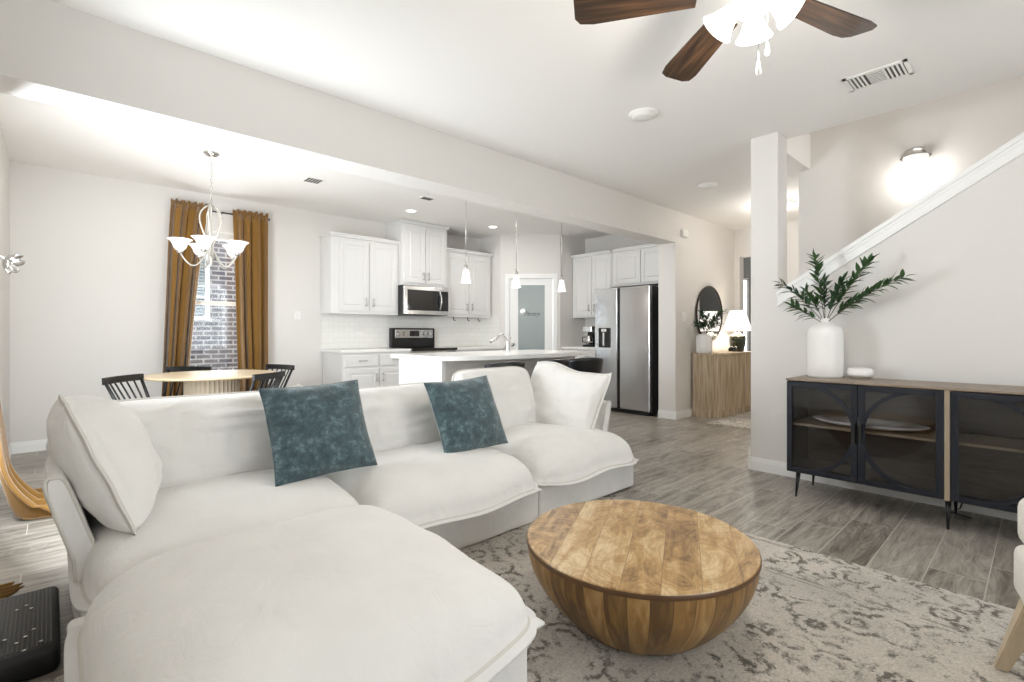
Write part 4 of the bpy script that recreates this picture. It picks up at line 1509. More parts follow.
for k in range(4):
    side = k // 2
    dx0 = (0.0 if side == 0 else CW / 2 + 0.012) + (k % 2) * (half / 2) + 0.003
    dx1 = dx0 + half / 2 - 0.006
    s = 0.034
    zz0, zz1 = z0 + 0.004, z1 - 0.006
    b = MB()
    b.box(dx0, -0.022, zz0, dx0 + s, -0.002, zz1, bev=0.002).box(dx1 - s, -0.022, zz0, dx1, -0.002, zz1, bev=0.002)
    b.box(dx0 + s, -0.022, zz0, dx1 - s, -0.002, zz0 + s, bev=0.002).box(dx0 + s, -0.022, zz1 - s, dx1 - s, -0.002, zz1, bev=0.002)
    d = b.build('door', M['blueblack'], t)
    MB().box(dx0 + s, -0.010, zz0 + s, dx1 - s, -0.007, zz1 - s).build('door_glass', M['cabglass'], d)
    R = (zz1 - zz0) / 2 - s * 0.55
    cz = (zz0 + zz1) / 2
    b = MB()
    if k % 2 == 0:
        cx = dx1 - s * 0.45 - R
        arc = [(cx + R * math.cos(a), cz + R * math.sin(a)) for a in [(-PI / 2 + PI * j / 36) for j in range(37)]]
    else:
        cx = dx0 + s * 0.45 + R
        arc = [(cx - R * math.cos(a), cz + R * math.sin(a)) for a in [(-PI / 2 + PI * j / 36) for j in range(37)]]
    tb = bmesh.new()
    ccz = cz
    rr = 0.012
    prev = None
    for (x, z) in arc:
        ux, uz = (x - cx) / R, (z - ccz) / R
        q = [tb.verts.new((x + ux * rr * e1, yy, z + uz * rr * e1)) for e1, yy in ((-1, -0.020), (1, -0.020), (1, -0.004), (-1, -0.004))]
        if prev:
            for j in range(4):
                tb.faces.new((prev[j], prev[(j + 1) % 4], q[(j + 1) % 4], q[j]))
        else:
            tb.faces.new(q)
        prev = q
    tb.faces.new(prev)
    bmesh.ops.recalc_face_normals(tb, faces=tb.faces)
    b._add(tb)
    b.build('arched_bar', M['blueblack'], d)
    hx = dx1 - 0.014 if k % 2 == 0 else dx0 + 0.014
    MB().box(hx - 0.010, -0.05, cz - 0.055, hx + 0.010, -0.022, cz + 0.07, bev=0.003).build('handle', M['black'], d)
for x in (0.06, CW / 2, CW - 0.06):
    for y, sy in ((0.035, -1), (CD - 0.05, 1)):
        sx = -1 if x < 0.5 else (1 if x > 1.2 else 0)
        b = MB().cyl((x + sx * 0.012, y + sy * 0.012, 0.0), (x, y, z0), 0.006, 0.015, seg=12)
        b.build('leg', M['black'], t, smooth=True)
# tray on the shelf
o = MB().lathe([(0, 0.006), (0.17, 0.006), (0.26, 0.022), (0.29, 0.034), (0.295, 0.032), (0.26, 0.014), (0.17, 0.0), (0, 0.0)], (3.985, 0.80, 0.512), seg=48, mtx=Matrix.Diagonal((0.6, 1.1, 1, 1))).build('oval_tray', M['ceramic'], smooth=True)
tag(o, 'large white oval tray lying on the shelf inside the glass cabinet', 'tray')

# vase with branches
VP = [(0, 0.0), (0.112, 0.0), (0.120, 0.012), (0.121, 0.10), (0.121, 0.29), (0.118, 0.325), (0.105, 0.355), (0.075, 0.376),
      (0.040, 0.388), (0.026, 0.398), (0.026, 0.42), (0.020, 0.42), (0.018, 0.39), (0, 0.38)]


def vase(label, c, s, wd=1.0):
    t = MB().lathe([(r_ * wd * s, z_ * s) for r_, z_ in VP], c, seg=48).build('vase', M['ceramic'], smooth=True)
    tag(t, label, 'vase')
    return t


vase('tall white bottle-shaped vase standing on the low black cabinet', (4.045, 1.065, 0.822), 1.0, 0.92)


def leaf_bm(t, base, d, up, L, W, droop=0.25):
    d = d.normalized()
    side = d.cross(up).normalized()
    nrm = side.cross(d).normalized()
    pts = []
    n = 5
    prev = None
    for k in range(n + 1):
        s = k / n
        wd = W * math.sin(PI * min(1, s ** 0.8 * 0.98 + 0.02)) * 0.5
        c = base + d * L * s - nrm * droop * L * s * s
        row = [t.verts.new(c - side * wd + nrm * wd * 0.35), t.verts.new(c), t.verts.new(c + side * wd + nrm * wd * 0.35)]
        if prev:
            for j in range(2):
                t.faces.new((prev[j], prev[j + 1], row[j + 1], row[j]))
        prev = row


def branch(parent, base, tip, sag, nleaf, L, W, seed, m):
    rnd = random.Random(seed)
    base, tip = Vector(base), Vector(tip)
    mid = (base + tip) / 2 + Vector((0, 0, sag))
    pts = []
    for k in range(15):
        s = k / 14
        pts.append((base * (1 - s) ** 2 + mid * 2 * s * (1 - s) + tip * s * s))
    o = MB().tube(pts, 0.0028, 6, r1=0.001).build('branch', M['twig'], parent, smooth=True, world=True)
    t = bmesh.new()
    for k in range(nleaf):
        s = 0.30 + 0.70 * k / (nleaf - 1)
        i = min(13, int(s * 14))
        f = s * 14 - i
        p = pts[i].lerp(pts[min(14, i + 1)], f)
        d = (pts[min(14, i + 1)] - pts[max(0, i - 1)]).normalized()
        a = k * 2.4 + rnd.uniform(-0.5, 0.5)
        u = d.orthogonal().normalized()
        v = d.cross(u)
        out = u * math.cos(a) + v * math.sin(a)
        dd = d * rnd.uniform(0.55, 0.95) + out * rnd.uniform(0.5, 0.85) + Vector((0, 0, 0.05))
        if k == nleaf - 1:
            dd = d
        leaf_bm(t, p, dd, Vector((rnd.uniform(-0.3, 0.3), rnd.uniform(-0.3, 0.3), 1)), L * rnd.uniform(0.75, 1.15) * (1 - 0.25 * s), W * rnd.uniform(0.8, 1.15), rnd.uniform(0.0, 0.35))
    b = MB()
    b._add(t)
    b.build('leaves', m, o, smooth=True, world=True)


# tips placed in the plane of the wall: (y, z, x)
t = thing('leafy_branches', 'green long-leaved branches spreading from the tall white vase', 'plant', (4.045, 1.065, 1.12))
vb = (4.045, 1.065, 1.20)
for i, (y, z, x, sg, nl) in enumerate(((1.32, 1.50, 3.93, 0.05, 17), (1.24, 1.33, 3.93, 0.0, 15), (1.135, 1.69, 4.06, 0.03, 20), (1.10, 1.52, 4.16, 0.02, 16),
                                       (0.80, 1.62, 4.05, 0.05, 22), (0.62, 1.50, 4.06, 0.06, 26), (0.93, 1.50, 3.95, 0.02, 18), (0.84, 1.40, 4.12, 0.02, 18), (1.22, 1.45, 4.14, 0.04, 18))):
    branch(t, vb, (x, y, z), sg, int(nl * 1.7), 0.105, 0.026, 100 + i, M['leaf'] if i % 3 else M['leafd'])

# smart puck
t = thing('wifi_puck', 'small white rounded device beside the tall vase on the black cabinet', 'router', (4.10, 0.868, 0.822))
MB().lathe([(0, 0.016), (0.072, 0.016), (0.079, 0.028), (0.077, 0.056), (0.066, 0.070), (0.04, 0.074), (0, 0.074)], seg=40).build('shell', M['whiteplastic'], t, smooth=True)
MB().lathe([(0, 0.0), (0.06, 0.0), (0.068, 0.016), (0, 0.016)], seg=40).build('base', mat('taupe_base', rgb(170, 160, 146), 0.5), t, smooth=True)
# plug at the skirting under the cabinet
t = thing('plug', 'white plug and black adapter in the wall socket under the low cabinet', 'plug', (4.26, 0.33, 0.28))
MB().box(4.268, 0.29, 0.20, 4.279, 0.37, 0.32, bev=0.002).build('socket_plate', M['whiteplastic'], t, world=True)
MB().box(4.235, 0.305, 0.215, 4.268, 0.335, 0.25, bev=0.004).build('adapter', M['whiteplastic'], t, world=True)
MB().tube([(4.24, 0.32, 0.22), (4.22, 0.33, 0.14), (4.2, 0.36, 0.03), (4.15, 0.40, 0.006), (4.1, 0.30, 0.006)], 0.004).build('cable', M['black'], t, smooth=True, world=True)

# ------------------------------------------------------------------ hall console
CX0, CX1, CY0, CY1 = 6.42, 7.80, 2.93, 3.29


def stadium(x0, x1, y0, y1, r, inset=0.0, n=16, flute=0.0, fp=0.022):
    x0 += inset
    x1 -= inset
    y0 += inset
    r = max(0.01, r - inset)
    pts = []
    path = []
    path.append((x0, y1))
    path.append((x0, y0 + r))
    for k in range(1, n + 1):
        a = PI + (PI / 2) * k / n
        path.append((x0 + r + r * math.cos(a), y0 + r + r * math.sin(a)))
    path.append((x1 - r, y0))
    for k in range(1, n + 1):
        a = 1.5 * PI + (PI / 2) * k / n
        path.append((x1 - r + r * math.cos(a), y0 + r + r * math.sin(a)))
    path.append((x1, y1))
    if not flute:
        return path
    # resample with flutes
    out = []
    L = 0
    for a, c in zip(path, path[1:]):
        a, c = Vector(a), Vector(c)
        seg = (c - a).length
        if seg < 1e-6:
            continue
        d = (c - a) / seg
        nrm = Vector((d.y, -d.x))
        st = int(max(1, round(seg / (fp / 6))))
        for q in range(st):
            s = L + seg * q / st
            off = flute * abs(math.sin(PI * s / fp))
            pp = a + d * (seg * q / st) + nrm * off
            out.append((pp.x, pp.y))
        L += seg
    out.append(path[-1])
    return out


t = thing('console_cabinet', 'grey-washed oak console with vertical flutes and rounded ends', 'console table', (7.07, 3.1, 0))
MB().prism(stadium(CX0, CX1, CY0, CY1, 0.3, 0.02, flute=0.010, fp=0.032), 0.085, 0.845).build('body', M['console'], t, world=True)
MB().prism(stadium(CX0, CX1, CY0, CY1, 0.3, 0.0), 0.845, 0.87).build('top', M['console'], t, world=True)
MB().prism(stadium(CX0, CX1, CY0, CY1, 0.3, 0.002), 0.0, 0.085).build('plinth', M['console'], t, world=True)

# mirror
t = thing('wall_mirror', 'round mirror with thin dark bronze rim on the hall wall', 'mirror', (6.95, 3.29, 1.42))
ring = [(6.95 + 0.395 * math.cos(2 * PI * k / 64), 3.283, 1.42 + 0.395 * math.sin(2 * PI * k / 64)) for k in range(64)]
MB().tube(ring, 0.011, 8, closed=True).build('frame', M['bronze'], t, smooth=True, world=True)
b = MB().lathe([(0, 0), (0.39, 0), (0.39, 0.012), (0, 0.012)], (6.95, 3.295, 1.42), seg=64, mtx=Matrix.Rotation(PI / 2, 4, 'X'))
b.build('glass', M['mirror'], t, world=True)

# table lamp
t = thing('table_lamp', 'lit table lamp with dark green glazed base and white cone shade', 'lamp', (7.40, 3.08, 0.871))
MB().lathe([(0, 0), (0.085, 0), (0.09, 0.01), (0.108, 0.10), (0.118, 0.18), (0.115, 0.22), (0.09, 0.25), (0.05, 0.265), (0.04, 0.28), (0, 0.28)], seg=40).build('base', M['greenglaze'], t, smooth=True)
MB().cyl((0, 0, 0.28), (0, 0, 0.36), 0.008).build('stem', M['bronze'], t)
MB().lathe([(0.205, 0.305), (0.105, 0.605), (0.10, 0.605), (0.20, 0.305)], seg=40).build('lamp_shade', M['shadelamp'], t, smooth=True)
point('lamp_bulb', (7.40, 3.08, 1.30), 4.5, 0.04, (1, 0.86, 0.68))

vase('small white ceramic vase on the fluted console under the mirror', (6.52, 3.16, 0.872), 0.68, 1.25)
t = thing('leafy_branches', 'bushy dark green sprigs in the small vase on the hall console', 'plant', (6.52, 3.16, 1.14))
for i in range(9):
    a = -2.9 + i * 0.62
    branch(t, (6.52, 3.16, 1.12), (6.52 + (0.33 if math.cos(a) > 0 else 0.5) * math.cos(a) * (1.0 if i % 2 else 0.7), 3.08 + 0.14 * math.sin(a), 1.27 + 0.17 * ((i * 5) % 4) / 3), 0.05, 20, 0.10, 0.030, 300 + i, M['leafd'])
# black knot ornament
t = thing('knot_ornament', 'small glossy black knot ornament on the console beside the lamp', 'ornament', (7.10, 3.02, 0.871))
kn = []
for k in range(90):
    a = 2 * PI * k / 90
    kn.append(((math.sin(a) + 2 * math.sin(2 * a)) * 0.016, (math.cos(a) - 2 * math.cos(2 * a)) * 0.016, 0.045 - math.sin(3 * a) * 0.018))
MB().tube(kn, 0.019, 10, closed=True).build('knot', M['blackglass'], t, smooth=True)

# ------------------------------------------------------------------ dining area
DTX, DTY = 1.043, 5.10
t = thing('dining_table', 'round blond wood dining table on a fluted drum base', 'dining table', (1.09, 5.28, 0))
MB().lathe([(0, 0.735), (0.52, 0.735), (0.545, 0.742), (0.55, 0.75), (0.545, 0.757), (0.53, 0.76), (0, 0.76)], seg=64).build('tabletop', M['tableoak'], t, smooth=True, angle=50)
MB().lathe([(0, 0.0), (0.22, 0.0), (0.22, 0.734), (0, 0.734)], seg=240, flute=lambda a, z: -0.03 * abs(math.sin(a * 20)) ** 0.6 + 0.03).build('pedestal', M['flutes'], t)


def chair(label, loc, rz):
    t = thing('dining_chair', label, 'chair', loc, rz, 'black spindle-back dining chairs')
    lean = 0.13
    # faces +y; backrest at -y
    MB().box(-0.21, -0.20, 0.44, 0.21, 0.22, 0.475, bev=0.015, seg=3).build('seat', M['ebony'], t, smooth=True, angle=50)
    rail = []
    for k in range(9):
        s = -1 + k / 4
        rail.append((0.225 * s, -0.20 - lean - 0.035 * (1 - s * s) + 0.02, 0.775))
    tb = bmesh.new()
    prev = None
    for x, y, z in rail:
        q = [tb.verts.new((x, y - 0.011, z - 0.030)), tb.verts.new((x, y + 0.011, z - 0.030)), tb.verts.new((x, y + 0.009, z + 0.022)), tb.verts.new((x, y - 0.013, z + 0.022))]
        if prev:
            for j in range(4):
                tb.faces.new((prev[j], prev[(j + 1) % 4], q[(j + 1) % 4], q[j]))
        else:
            tb.faces.new(q)
        prev = q
    tb.faces.new(prev)
    bmesh.ops.recalc_face_normals(tb, faces=tb.faces)
    b = MB()
    b._add(tb)
    b.build('top_rail', M['ebony'], t)
    for k in range(7):
        s = -1 + k / 3
        r0 = 0.013 if k in (0, 6) else 0.007
        MB().cyl((0.17 * s, -0.185, 0.47), (0.205 * s, -0.20 - lean - 0.035 * (1 - s * s) + 0.02, 0.76), r0, r0 * 0.9, seg=10).build('spindle', M['ebony'], t, smooth=True)
    for sx in (-1, 1):
        for sy in (-1, 1):
            MB().cyl((sx * 0.22, sy * 0.21, 0), (sx * 0.16, sy * 0.15, 0.445), 0.011, 0.017, seg=12).build('leg', M['ebony'], t, smooth=True)
    MB().tube([(-0.18, -0.0, 0.22), (0.18, 0.0, 0.22)], 0.009).build('stretcher', M['ebony'], t, smooth=True)
    return t


c0 = chair('black spindle-back dining chair standing left of the round table, below the bare wall', (0.66, 4.80, 0), math.radians(-127.7))
dup(c0, (1.17, 4.80, 0), math.radians(41), 'black spindle-back dining chair with its back to the sofa, in front of the table top')
dup(c0, (0.81, 5.74, 0), math.radians(137.8), 'black spindle-back dining chair behind the table in front of the window')
dup(c0, (1.51, 5.55, 0), math.radians(108.6), 'black spindle-back dining chair behind the table on the kitchen side')

# chandelier
t = thing('chandelier', 'pale metal chandelier with five lit bell glass shades over the dining table', 'chandelier', (DTX, DTY, H))
MB().lathe([(0, 0), (0.065, 0), (0.065, -0.01), (0.045, -0.025), (0.012, -0.035), (0, -0.035)], seg=32).build('canopy', M['chrome'], t, smooth=True)
b = MB()
for k in range(14):
    z = -0.045 - 0.030 * k
    ax = (0.009, 0) if k % 2 else (0, 0.009)
    lk = [(ax[0] * math.cos(2 * PI * j / 12), ax[1] * math.cos(2 * PI * j / 12), z - 0.019 * math.sin(2 * PI * j / 12)) for j in range(12)]
    b.tube(lk, 0.0025, 5, closed=True)
b.build('chain', M['chrome'], t, smooth=True)
paint = mat('ivory_metal', rgb(176, 172, 164), 0.35, 0.2)
MB().lathe([(0, -0.455), (0.012, -0.46), (0.02, -0.48), (0.012, -0.50), (0.008, -0.52), (0.008, -0.84), (0.014, -0.86), (0.028, -0.90), (0.028, -0.93), (0.012, -0.97), (0.016, -1.00), (0, -1.03)], seg=20).build('stem', paint, t, smooth=True)
fw = Vector((0.201, 0.979, 0))
rt = Vector((0.979, -0.201, 0))
for k in range(5):
    th = math.radians(-85 + 72 * k)
    d = rt * math.sin(th) - fw * math.cos(th)
    pts = []
    for s in range(33):
        q = s / 32
        # heart scroll rising, then S-curve down to the cup
        if q < 0.45:
            a = q / 0.45
            r = 0.010 + 0.080 * math.sin(PI * a ** 0.75)
            z = -0.47 - 0.38 * a + 0.03 * math.sin(PI * a)
        else:
            a = (q - 0.45) / 0.55
            r = 0.010 + 0.225 * a
            z = -0.85 - 0.155 * math.sin(PI * a * 0.93) - 0.035 * a
        pts.append(d * r + Vector((0, 0, z)))
    arm_ = MB().tube(pts, 0.0065, 8).build('arm', paint, t, smooth=True)
    e = pts[-1]
    point('chandelier_bulb', (DTX + e.x, DTY + e.y, H + e.z + 0.13), 0.6, 0.035)
    MB().lathe([(0, -0.01), (0.022, -0.005), (0.026, 0.01), (0.014, 0.02), (0.014, 0.035), (0, 0.035)], e, seg=20).build('cup', M['chrome'], arm_, smooth=True)
    MB().lathe([(0.0, 0.018), (0.028, 0.02), (0.046, 0.04), (0.056, 0.07), (0.070, 0.095), (0.094, 0.116), (0.09, 0.118), (0.063, 0.095), (0.045, 0.065), (0.0, 0.04)], e, seg=28).build('lamp_shade', M['shadeon'], arm_, smooth=True)

# ------------------------------------------------------------------ curtains
def curtain_panel(name, label, x0t, x1t, x0b, x1b, y, z0, z1, npl, seed, axis='x', group=None, ruffle=True):
    t = thing(name, label, 'curtain', ((x0t + x1t) / 2, y, 0) if axis == 'x' else (y, (x0t + x1t) / 2, 0), 0, group)

    def fn(u, v):
        s = v  # 0 top .. 1 bottom
        z = z1 + (z0 - z1) * s
        ww = u + 0.012 * noise.noise(Vector((u * 9, s * 2, seed)))
        xx = (x0t + (x0b - x0t) * s ** 0.8) * (1 - ww) + (x1t + (x1b - x1t) * s ** 0.8) * ww
        amp = 0.030 + 0.026 * s
        ph = u * npl * 2 * PI + 2.6 * noise.noise(Vector((u * 5, s * 0.9, seed + 3)))
        yy = y - 0.03 + amp * math.sin(ph) + 0.30 * amp * math.sin(ph * 2.3 + seed) + 0.012 * noise.noise(Vector((u * 6, s * 3, seed)))
        if s < 0.03:
            yy = y - 0.03 + 0.010 * math.sin(ph * 1.0)
        return (xx, yy, z) if axis == 'x' else (yy, xx, z)
    MB().grid(fn, 80, 30).build('fabric', M['curtain'], t, smooth=True, world=True, solid=0.004)
    if ruffle:
        def rf(u, v):
            ph = u * 13 * 2 * PI
            xx = x0t + (x1t - x0t) * u
            z = z1 - 0.03 + 0.075 * v + 0.012 * math.sin(ph * 0.47 + 2) * v + 0.02 * noise.noise(Vector((u * 22, 0, seed))) * v
            yy = y - 0.03 + 0.016 * math.sin(ph) * (0.4 + v)
            return (xx, yy, z) if axis == 'x' else (yy, xx, z)
        MB().grid(rf, 110, 5).build('ruffled_heading', M['curtain'], t, smooth=True, world=True, solid=0.004)
    return t


curtain_panel('curtain', 'mustard velvet curtain on the left of the dining window', 0.945, 1.30, 0.84, 1.06, 6.53, 0.02, 2.565, 4, 3, group='mustard velvet curtains')
curtain_panel('curtain', 'mustard velvet curtain between the dining window and the kitchen', 1.55, 1.94, 1.63, 1.93, 6.53, 0.02, 2.555, 4, 8, group='mustard velvet curtains')
t = thing('curtain_rod', 'thin dark curtain rod above the dining window', 'curtain rod', (1.46, 6.52, 2.55))
MB().cyl((1.0, 6.545, 2.55), (1.95, 6.545, 2.55), 0.009).build('rod', M['black'], t, world=True, smooth=True)
for x in (1.0, 1.96):
    MB().sph((x, 6.545, 2.55), 0.016).build('finial', M['black'], t, world=True, smooth=True)
for x in (1.45,):
    MB().box(x - 0.01, 6.545, 2.54, x + 0.01, 6.62, 2.56).build('bracket', M['black'], t, world=True)

# patio curtain, held back, puddling on the floor
t = thing('curtain', 'mustard velvet curtain puddling on the floor beside the patio door', 'curtain', (-0.22, 4.55, 0), 0, 'mustard velvet curtains')


def pc(u, v):
    s = v
    z = 2.5 * (1 - s / 0.86) if s < 0.86 else 0.0
    z = max(z, 0)
    k = max(0, (0.75 - z) / 0.75)
    tie = math.exp(-((z - 1.6) / 0.35) ** 2)
    cy = 4.22
    half_ = 0.20 - 0.08 * tie + 0.06 * k ** 2
    flare = 0.20 * max(0, (0.40 - z) / 0.40) ** 2.2
    out = 0.0
    if s >= 0.86:
        out = (s - 0.86) / 0.14
    ph = u * 6 * 2 * PI + 0.7 * noise.noise(Vector((u * 4, s * 2, 1)))
    x = -0.262 + 0.018 * math.sin(ph) + 0.075 * k + flare * (0.5 + 0.5 * math.sin(ph * 0.5 + 1))
    y = cy + half_ * (u - 0.5) * 2 + 0.16 * k
    zz = z + (0.012 + 0.03 * (0.5 + 0.5 * math.sin(ph * 1.0 + 0.6)) * (1 - out) if z < 0.05 else 0)
    x += 0.13 * out * (0.6 + 0.4 * math.sin(ph * 0.5))
    y -= 0.10 * out * (0.3 + u)
    return (x, y, zz)


MB().grid(pc, 84, 70).build('fabric', M['curtain'], t, smooth=True, world=True, solid=0.004)
t = thing('curtain_holdback', 'silver petal-shaped curtain holdback on the wall beside the patio door', 'holdback', (-0.23, 4.52, 1.6))
R90 = Matrix.Rotation(math.radians(115), 4, 'Y') @ Matrix.Rotation(0.4, 4, 'X')
b = MB()
for k in range(6):
    a = 2 * PI * k / 6
    b.sph(Vector((-0.222, 4.53, 1.60)) + (R90 @ Vector((0.045 * math.cos(a), 0.045 * math.sin(a), 0.03))), 0.04, (0.35, 0.75, 1.0), rot=R90 @ Matrix.Rotation(a, 4, 'Z') @ Matrix.Rotation(0.7, 4, 'Y'))
b.build('petals', M['chrome'], t, smooth=True, world=True)
MB().tube([(-0.299, 4.56, 1.64), (-0.26, 4.555, 1.64), (-0.222, 4.53, 1.61)], 0.010).build('stem', M['chrome'], t, smooth=True, world=True)
# second patio curtain, its hem pokes out on the floor
t = thing('curtain', 'mustard velvet curtain hem showing behind the low black platform', 'curtain', (-0.2, 2.95, 0), 0, 'mustard velvet curtains')


def pc2(u, v):
    z = 2.5 * (1 - v / 0.9) if v < 0.9 else 0.0
    out = max(0, (v - 0.9) / 0.1)
    ph = u * 5 * 2 * PI
    x = -0.25 + 0.02 * math.sin(ph) + 0.14 * out * (0.55 + 0.45 * math.sin(u * PI))
    y = 2.93 + 0.2 * u
    return (x, y, z + (0.012 + 0.022 * (0.5 + 0.5 * math.sin(ph)) if z < 0.03 else 0))


MB().grid(pc2, 60, 50).build('fabric', M['curtain'], t, smooth=True, world=True, solid=0.004)

# low black platform by the sofa
t = thing('step_platform', 'low black ribbed plastic platform on the floor beside the sofa', 'platform', (-0.15, 2.5, 0))
MB().box(-0.29, 2.24, 0.0, 0.018, 2.80, 0.092, bev=0.025, seg=4).build('body', M['blackplastic'], t, smooth=True, world=True, angle=60)
b = MB()
for k in range(24):
    x = -0.272 + 0.0115 * k
    b.box(x, 2.275, 0.088, x + 0.006, 2.765, 0.0945, bev=0.0015)
b.build('ribbed_top', M['blackplastic'], t, world=True)
b = MB()
rnd = random.Random(4)
for (x, y) in ((-0.10, 2.62), (-0.06, 2.60), (-0.075, 2.64), (-0.12, 2.39), (-0.07, 2.37), (-0.05, 2.41), (-0.09, 2.34), (-0.17, 2.61), (-0.2, 2.38), (-0.03, 2.3), (-0.07, 2.27)):
    b.sph((x, y, 0.0955), 0.005, (1.3, 1, 0.5), 10)
b.build('studs', M['chrome'], t, world=True, smooth=True)

# armchair at the frame edge
t = thing('armchair', 'white upholstered armchair with pale tapered wooden legs beside the rug', 'armchair', (2.36, 0.055, 0))
chair_root = t
b = MB()
b._add(soft_box(1.62, -0.62, 0.27, 2.36, 0.055, 0.44, 0.035, 3, 0.004))
b.build('seat_frame', M['upholstery'], t, smooth=True, world=True)
b = MB()
b._add(soft_box(1.68, -0.55, 0.43, 2.27, -0.06, 0.53, 0.04, 5, 0.006))
b.build('seat_cushion', M['upholstery'], t, smooth=True, world=True)
b = MB()
b._add(soft_box(2.25, -0.60, 0.43, 2.38, 0.045, 0.60, 0.045, 8, 0.005))
b.build('arm', M['upholstery'], t, smooth=True, world=True)
b = MB()
b._add(soft_box(1.62, -0.60, 0.43, 1.72, 0.0, 0.60, 0.045, 9, 0.005))
b.build('arm', M['upholstery'], t, smooth=True, world=True)
b = MB()
b._add(soft_box(1.64, -0.74, 0.40, 2.34, -0.60, 0.82, 0.05, 10, 0.006))
b.build('backrest', M['upholstery'], t, smooth=True, world=True)
for x, y, sx, sy in ((2.31, 0.0, 0.02, 0.085), (1.67, 0.0, -0.02, 0.06), (2.30, -0.56, 0.02, -0.07), (1.68, -0.56, -0.02, -0.07)):
    tb = bmesh.new()
    A_ = [(x + sx + a * 0.017, y + sy + c * 0.017, 0.010) for a, c in ((-1, -1), (1, -1), (1, 1), (-1, 1))]
    B_ = [(x + a * 0.032, y + c * 0.032, 0.28) for a, c in ((-1, -1), (1, -1), (1, 1), (-1, 1))]
    va = [tb.verts.new(p) for p in A_]
    vb_ = [tb.verts.new(p) for p in B_]
    tb.faces.new(va)
    tb.faces.new(vb_)
    for j in range(4):
        tb.faces.new((va[j], va[(j + 1) % 4], vb_[(j + 1) % 4], vb_[j]))
    bmesh.ops.recalc_face_normals(tb, faces=tb.faces)
    bmesh.ops.bevel(tb, geom=tb.edges[:], offset=0.004, segments=2, affect='EDGES')
    b = MB()
    b._add(tb)
    b.build('leg', M['beigewood'], t, world=True)

chair_root.rotation_euler = (0, 0, math.radians(11))
chair_root.location.y = 0.075

# ------------------------------------------------------------------ ceiling fan
FX_, FY_ = 1.945, 0.75
t = thing('ceiling_fan', 'ceiling fan with walnut blades and cluster of lit frosted glass shades', 'ceiling fan', (FX_, FY_, H))
MB().lathe([(0, 0), (0.07, 0), (0.07, -0.03), (0.03, -0.05), (0.014, -0.055), (0.014, -0.14), (0, -0.14)], seg=32).build('canopy', M['chrome'], t, smooth=True, angle=50)
MB().lathe([(0, -0.13), (0.06, -0.13), (0.11, -0.16), (0.12, -0.22), (0.11, -0.27), (0.06, -0.31), (0, -0.31)], seg=40).build('motor_housing', M['chrome'], t, smooth=True)
for k in range(5):
    a = math.radians(54.0 + 72 * k)
    Rm = Matrix.Rotation(a, 4, 'Z')
    out = [(0.20, -0.060), (0.60, -0.082), (0.655, -0.074), (0.675, -0.045), (0.675, 0.045), (0.655, 0.074), (0.60, 0.082), (0.20, 0.060)]
    tb = bmesh.new()
    lo = [tb.verts.new((x, y, -0.003)) for x, y in out]
    hi = [tb.verts.new((x, y, 0.003)) for x, y in out]
    tb.faces.new(lo)
    tb.faces.new(hi)
    for j in range(8):
        tb.faces.new((lo[j], lo[(j + 1) % 8], hi[(j + 1) % 8], hi[j]))
    bmesh.ops.recalc_face_normals(tb, faces=tb.faces)
    b = MB()
    b._add(tb)
    bl = b.build('blade', M['blade'], t)
    bl.matrix_local = Rm @ Matrix.Translation((0, 0, -0.315)) @ Matrix.Rotation(math.radians(12), 4, 'X')
    ib = MB()
    ib.box(0.09, -0.018, 0.003, 0.26, 0.018, 0.009, bev=0.002).box(0.22, -0.035, 0.003, 0.27, 0.035, 0.008)
    ib.build('blade_iron', M['chrome'], bl)
MB().lathe([(0, -0.30), (0.045, -0.30), (0.06, -0.34), (0.06, -0.39), (0.04, -0.42), (0.02, -0.44), (0, -0.445)], seg=32).build('light_fitter', M['chrome'], t, smooth=True)
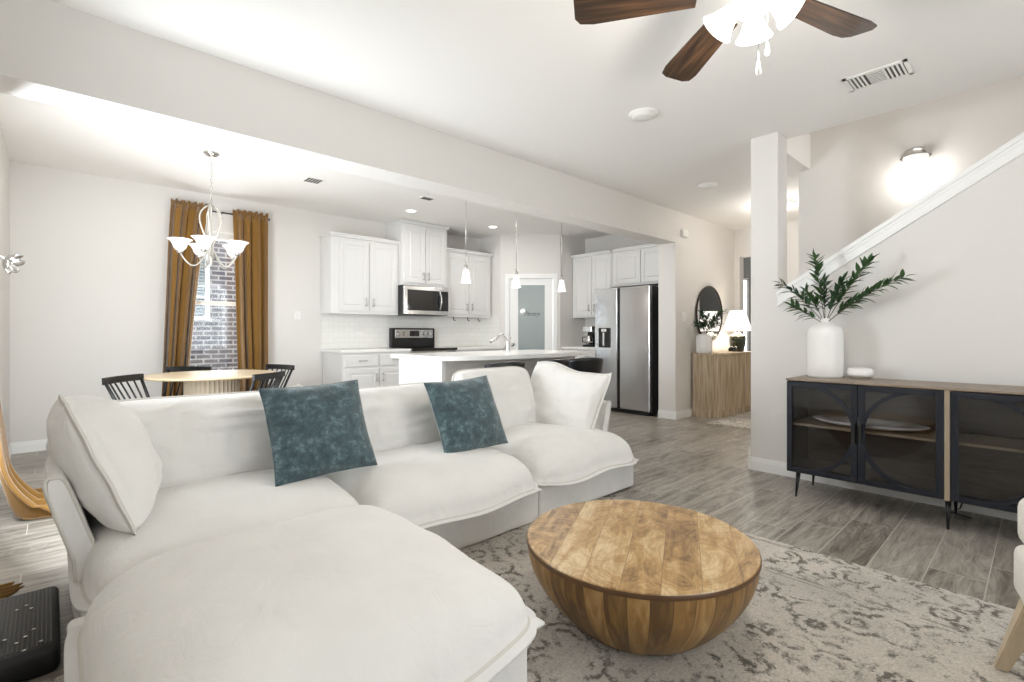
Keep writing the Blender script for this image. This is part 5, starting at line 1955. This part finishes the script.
for k in range(4):
    a = math.radians(20 + 90 * k)
    m_ = Matrix.Rotation(a, 4, 'Z') @ Matrix.Translation((0.042, 0, -0.355)) @ Matrix.Rotation(math.radians(134), 4, 'Y') @ Matrix.Diagonal((0.86, 0.86, 0.84, 1))
    b = MB().lathe([(0.0, 0.02), (0.026, 0.022), (0.034, 0.04), (0.045, 0.08), (0.062, 0.12), (0.080, 0.145), (0.076, 0.147), (0.055, 0.115), (0.03, 0.05), (0, 0.04)], seg=32, mtx=m_)
    sh = b.build('lamp_shade', M['shadefan'], t, smooth=True)
    MB().lathe([(0, 0), (0.02, 0), (0.024, 0.015), (0.024, 0.03), (0, 0.03)], seg=20, mtx=m_).build('socket', M['chrome'], sh, smooth=True)
for dx, dy, zl in ((-0.048, -0.037, 0.68), (0.04, -0.037, 0.575)):
    b = MB().cyl((dx, dy, -0.38), (dx, dy, -zl + 0.05), 0.0015, seg=6)
    pc_ = b.build('pull_chain', M['chrome'], t)
    MB().lathe([(0, -zl + 0.055), (0.004, -zl + 0.05), (0.008, -zl + 0.02), (0.008, -zl + 0.006), (0, -zl)], (dx, dy, 0), seg=12).build('pull_knob', M['whiteplastic'], pc_, smooth=True)
point('fan_bulbs', (FX_, FY_, 2.16), 14, 0.12)

# ------------------------------------------------------------------ stair sconce
t = thing('wall_sconce', 'nickel wall sconce with glowing glass on the stairwell wall', 'wall lamp', (5.5, 0.745, 2.62))
MB().lathe([(0, 0), (0.06, 0), (0.062, 0.015), (0.04, 0.03), (0, 0.03)], (5.4999, 0.745, 2.66), seg=28, mtx=Matrix.Rotation(-PI / 2, 4, 'Y')).build('back_plate', M['chrome'], t, smooth=True, world=True)
MB().lathe([(0.105, -0.0), (0.10, 0.03), (0.075, 0.06), (0.04, 0.078), (0, 0.085), (0, 0.078), (0.07, 0.052), (0.095, 0.02), (0.10, 0.0)], (5.39, 0.745, 2.64), seg=28).build('hood', M['chrome'], t, smooth=True, world=True)
MB().lathe([(0, -0.09), (0.04, -0.08), (0.075, -0.045), (0.088, 0.0), (0.08, 0.02), (0, 0.03)], (5.39, 0.745, 2.635), seg=28).build('glass_bowl', M['shadeon'], t, smooth=True, world=True)
point('sconce_bulb', (5.36, 0.745, 2.50), 2.2, 0.06, (1, 0.96, 0.92))
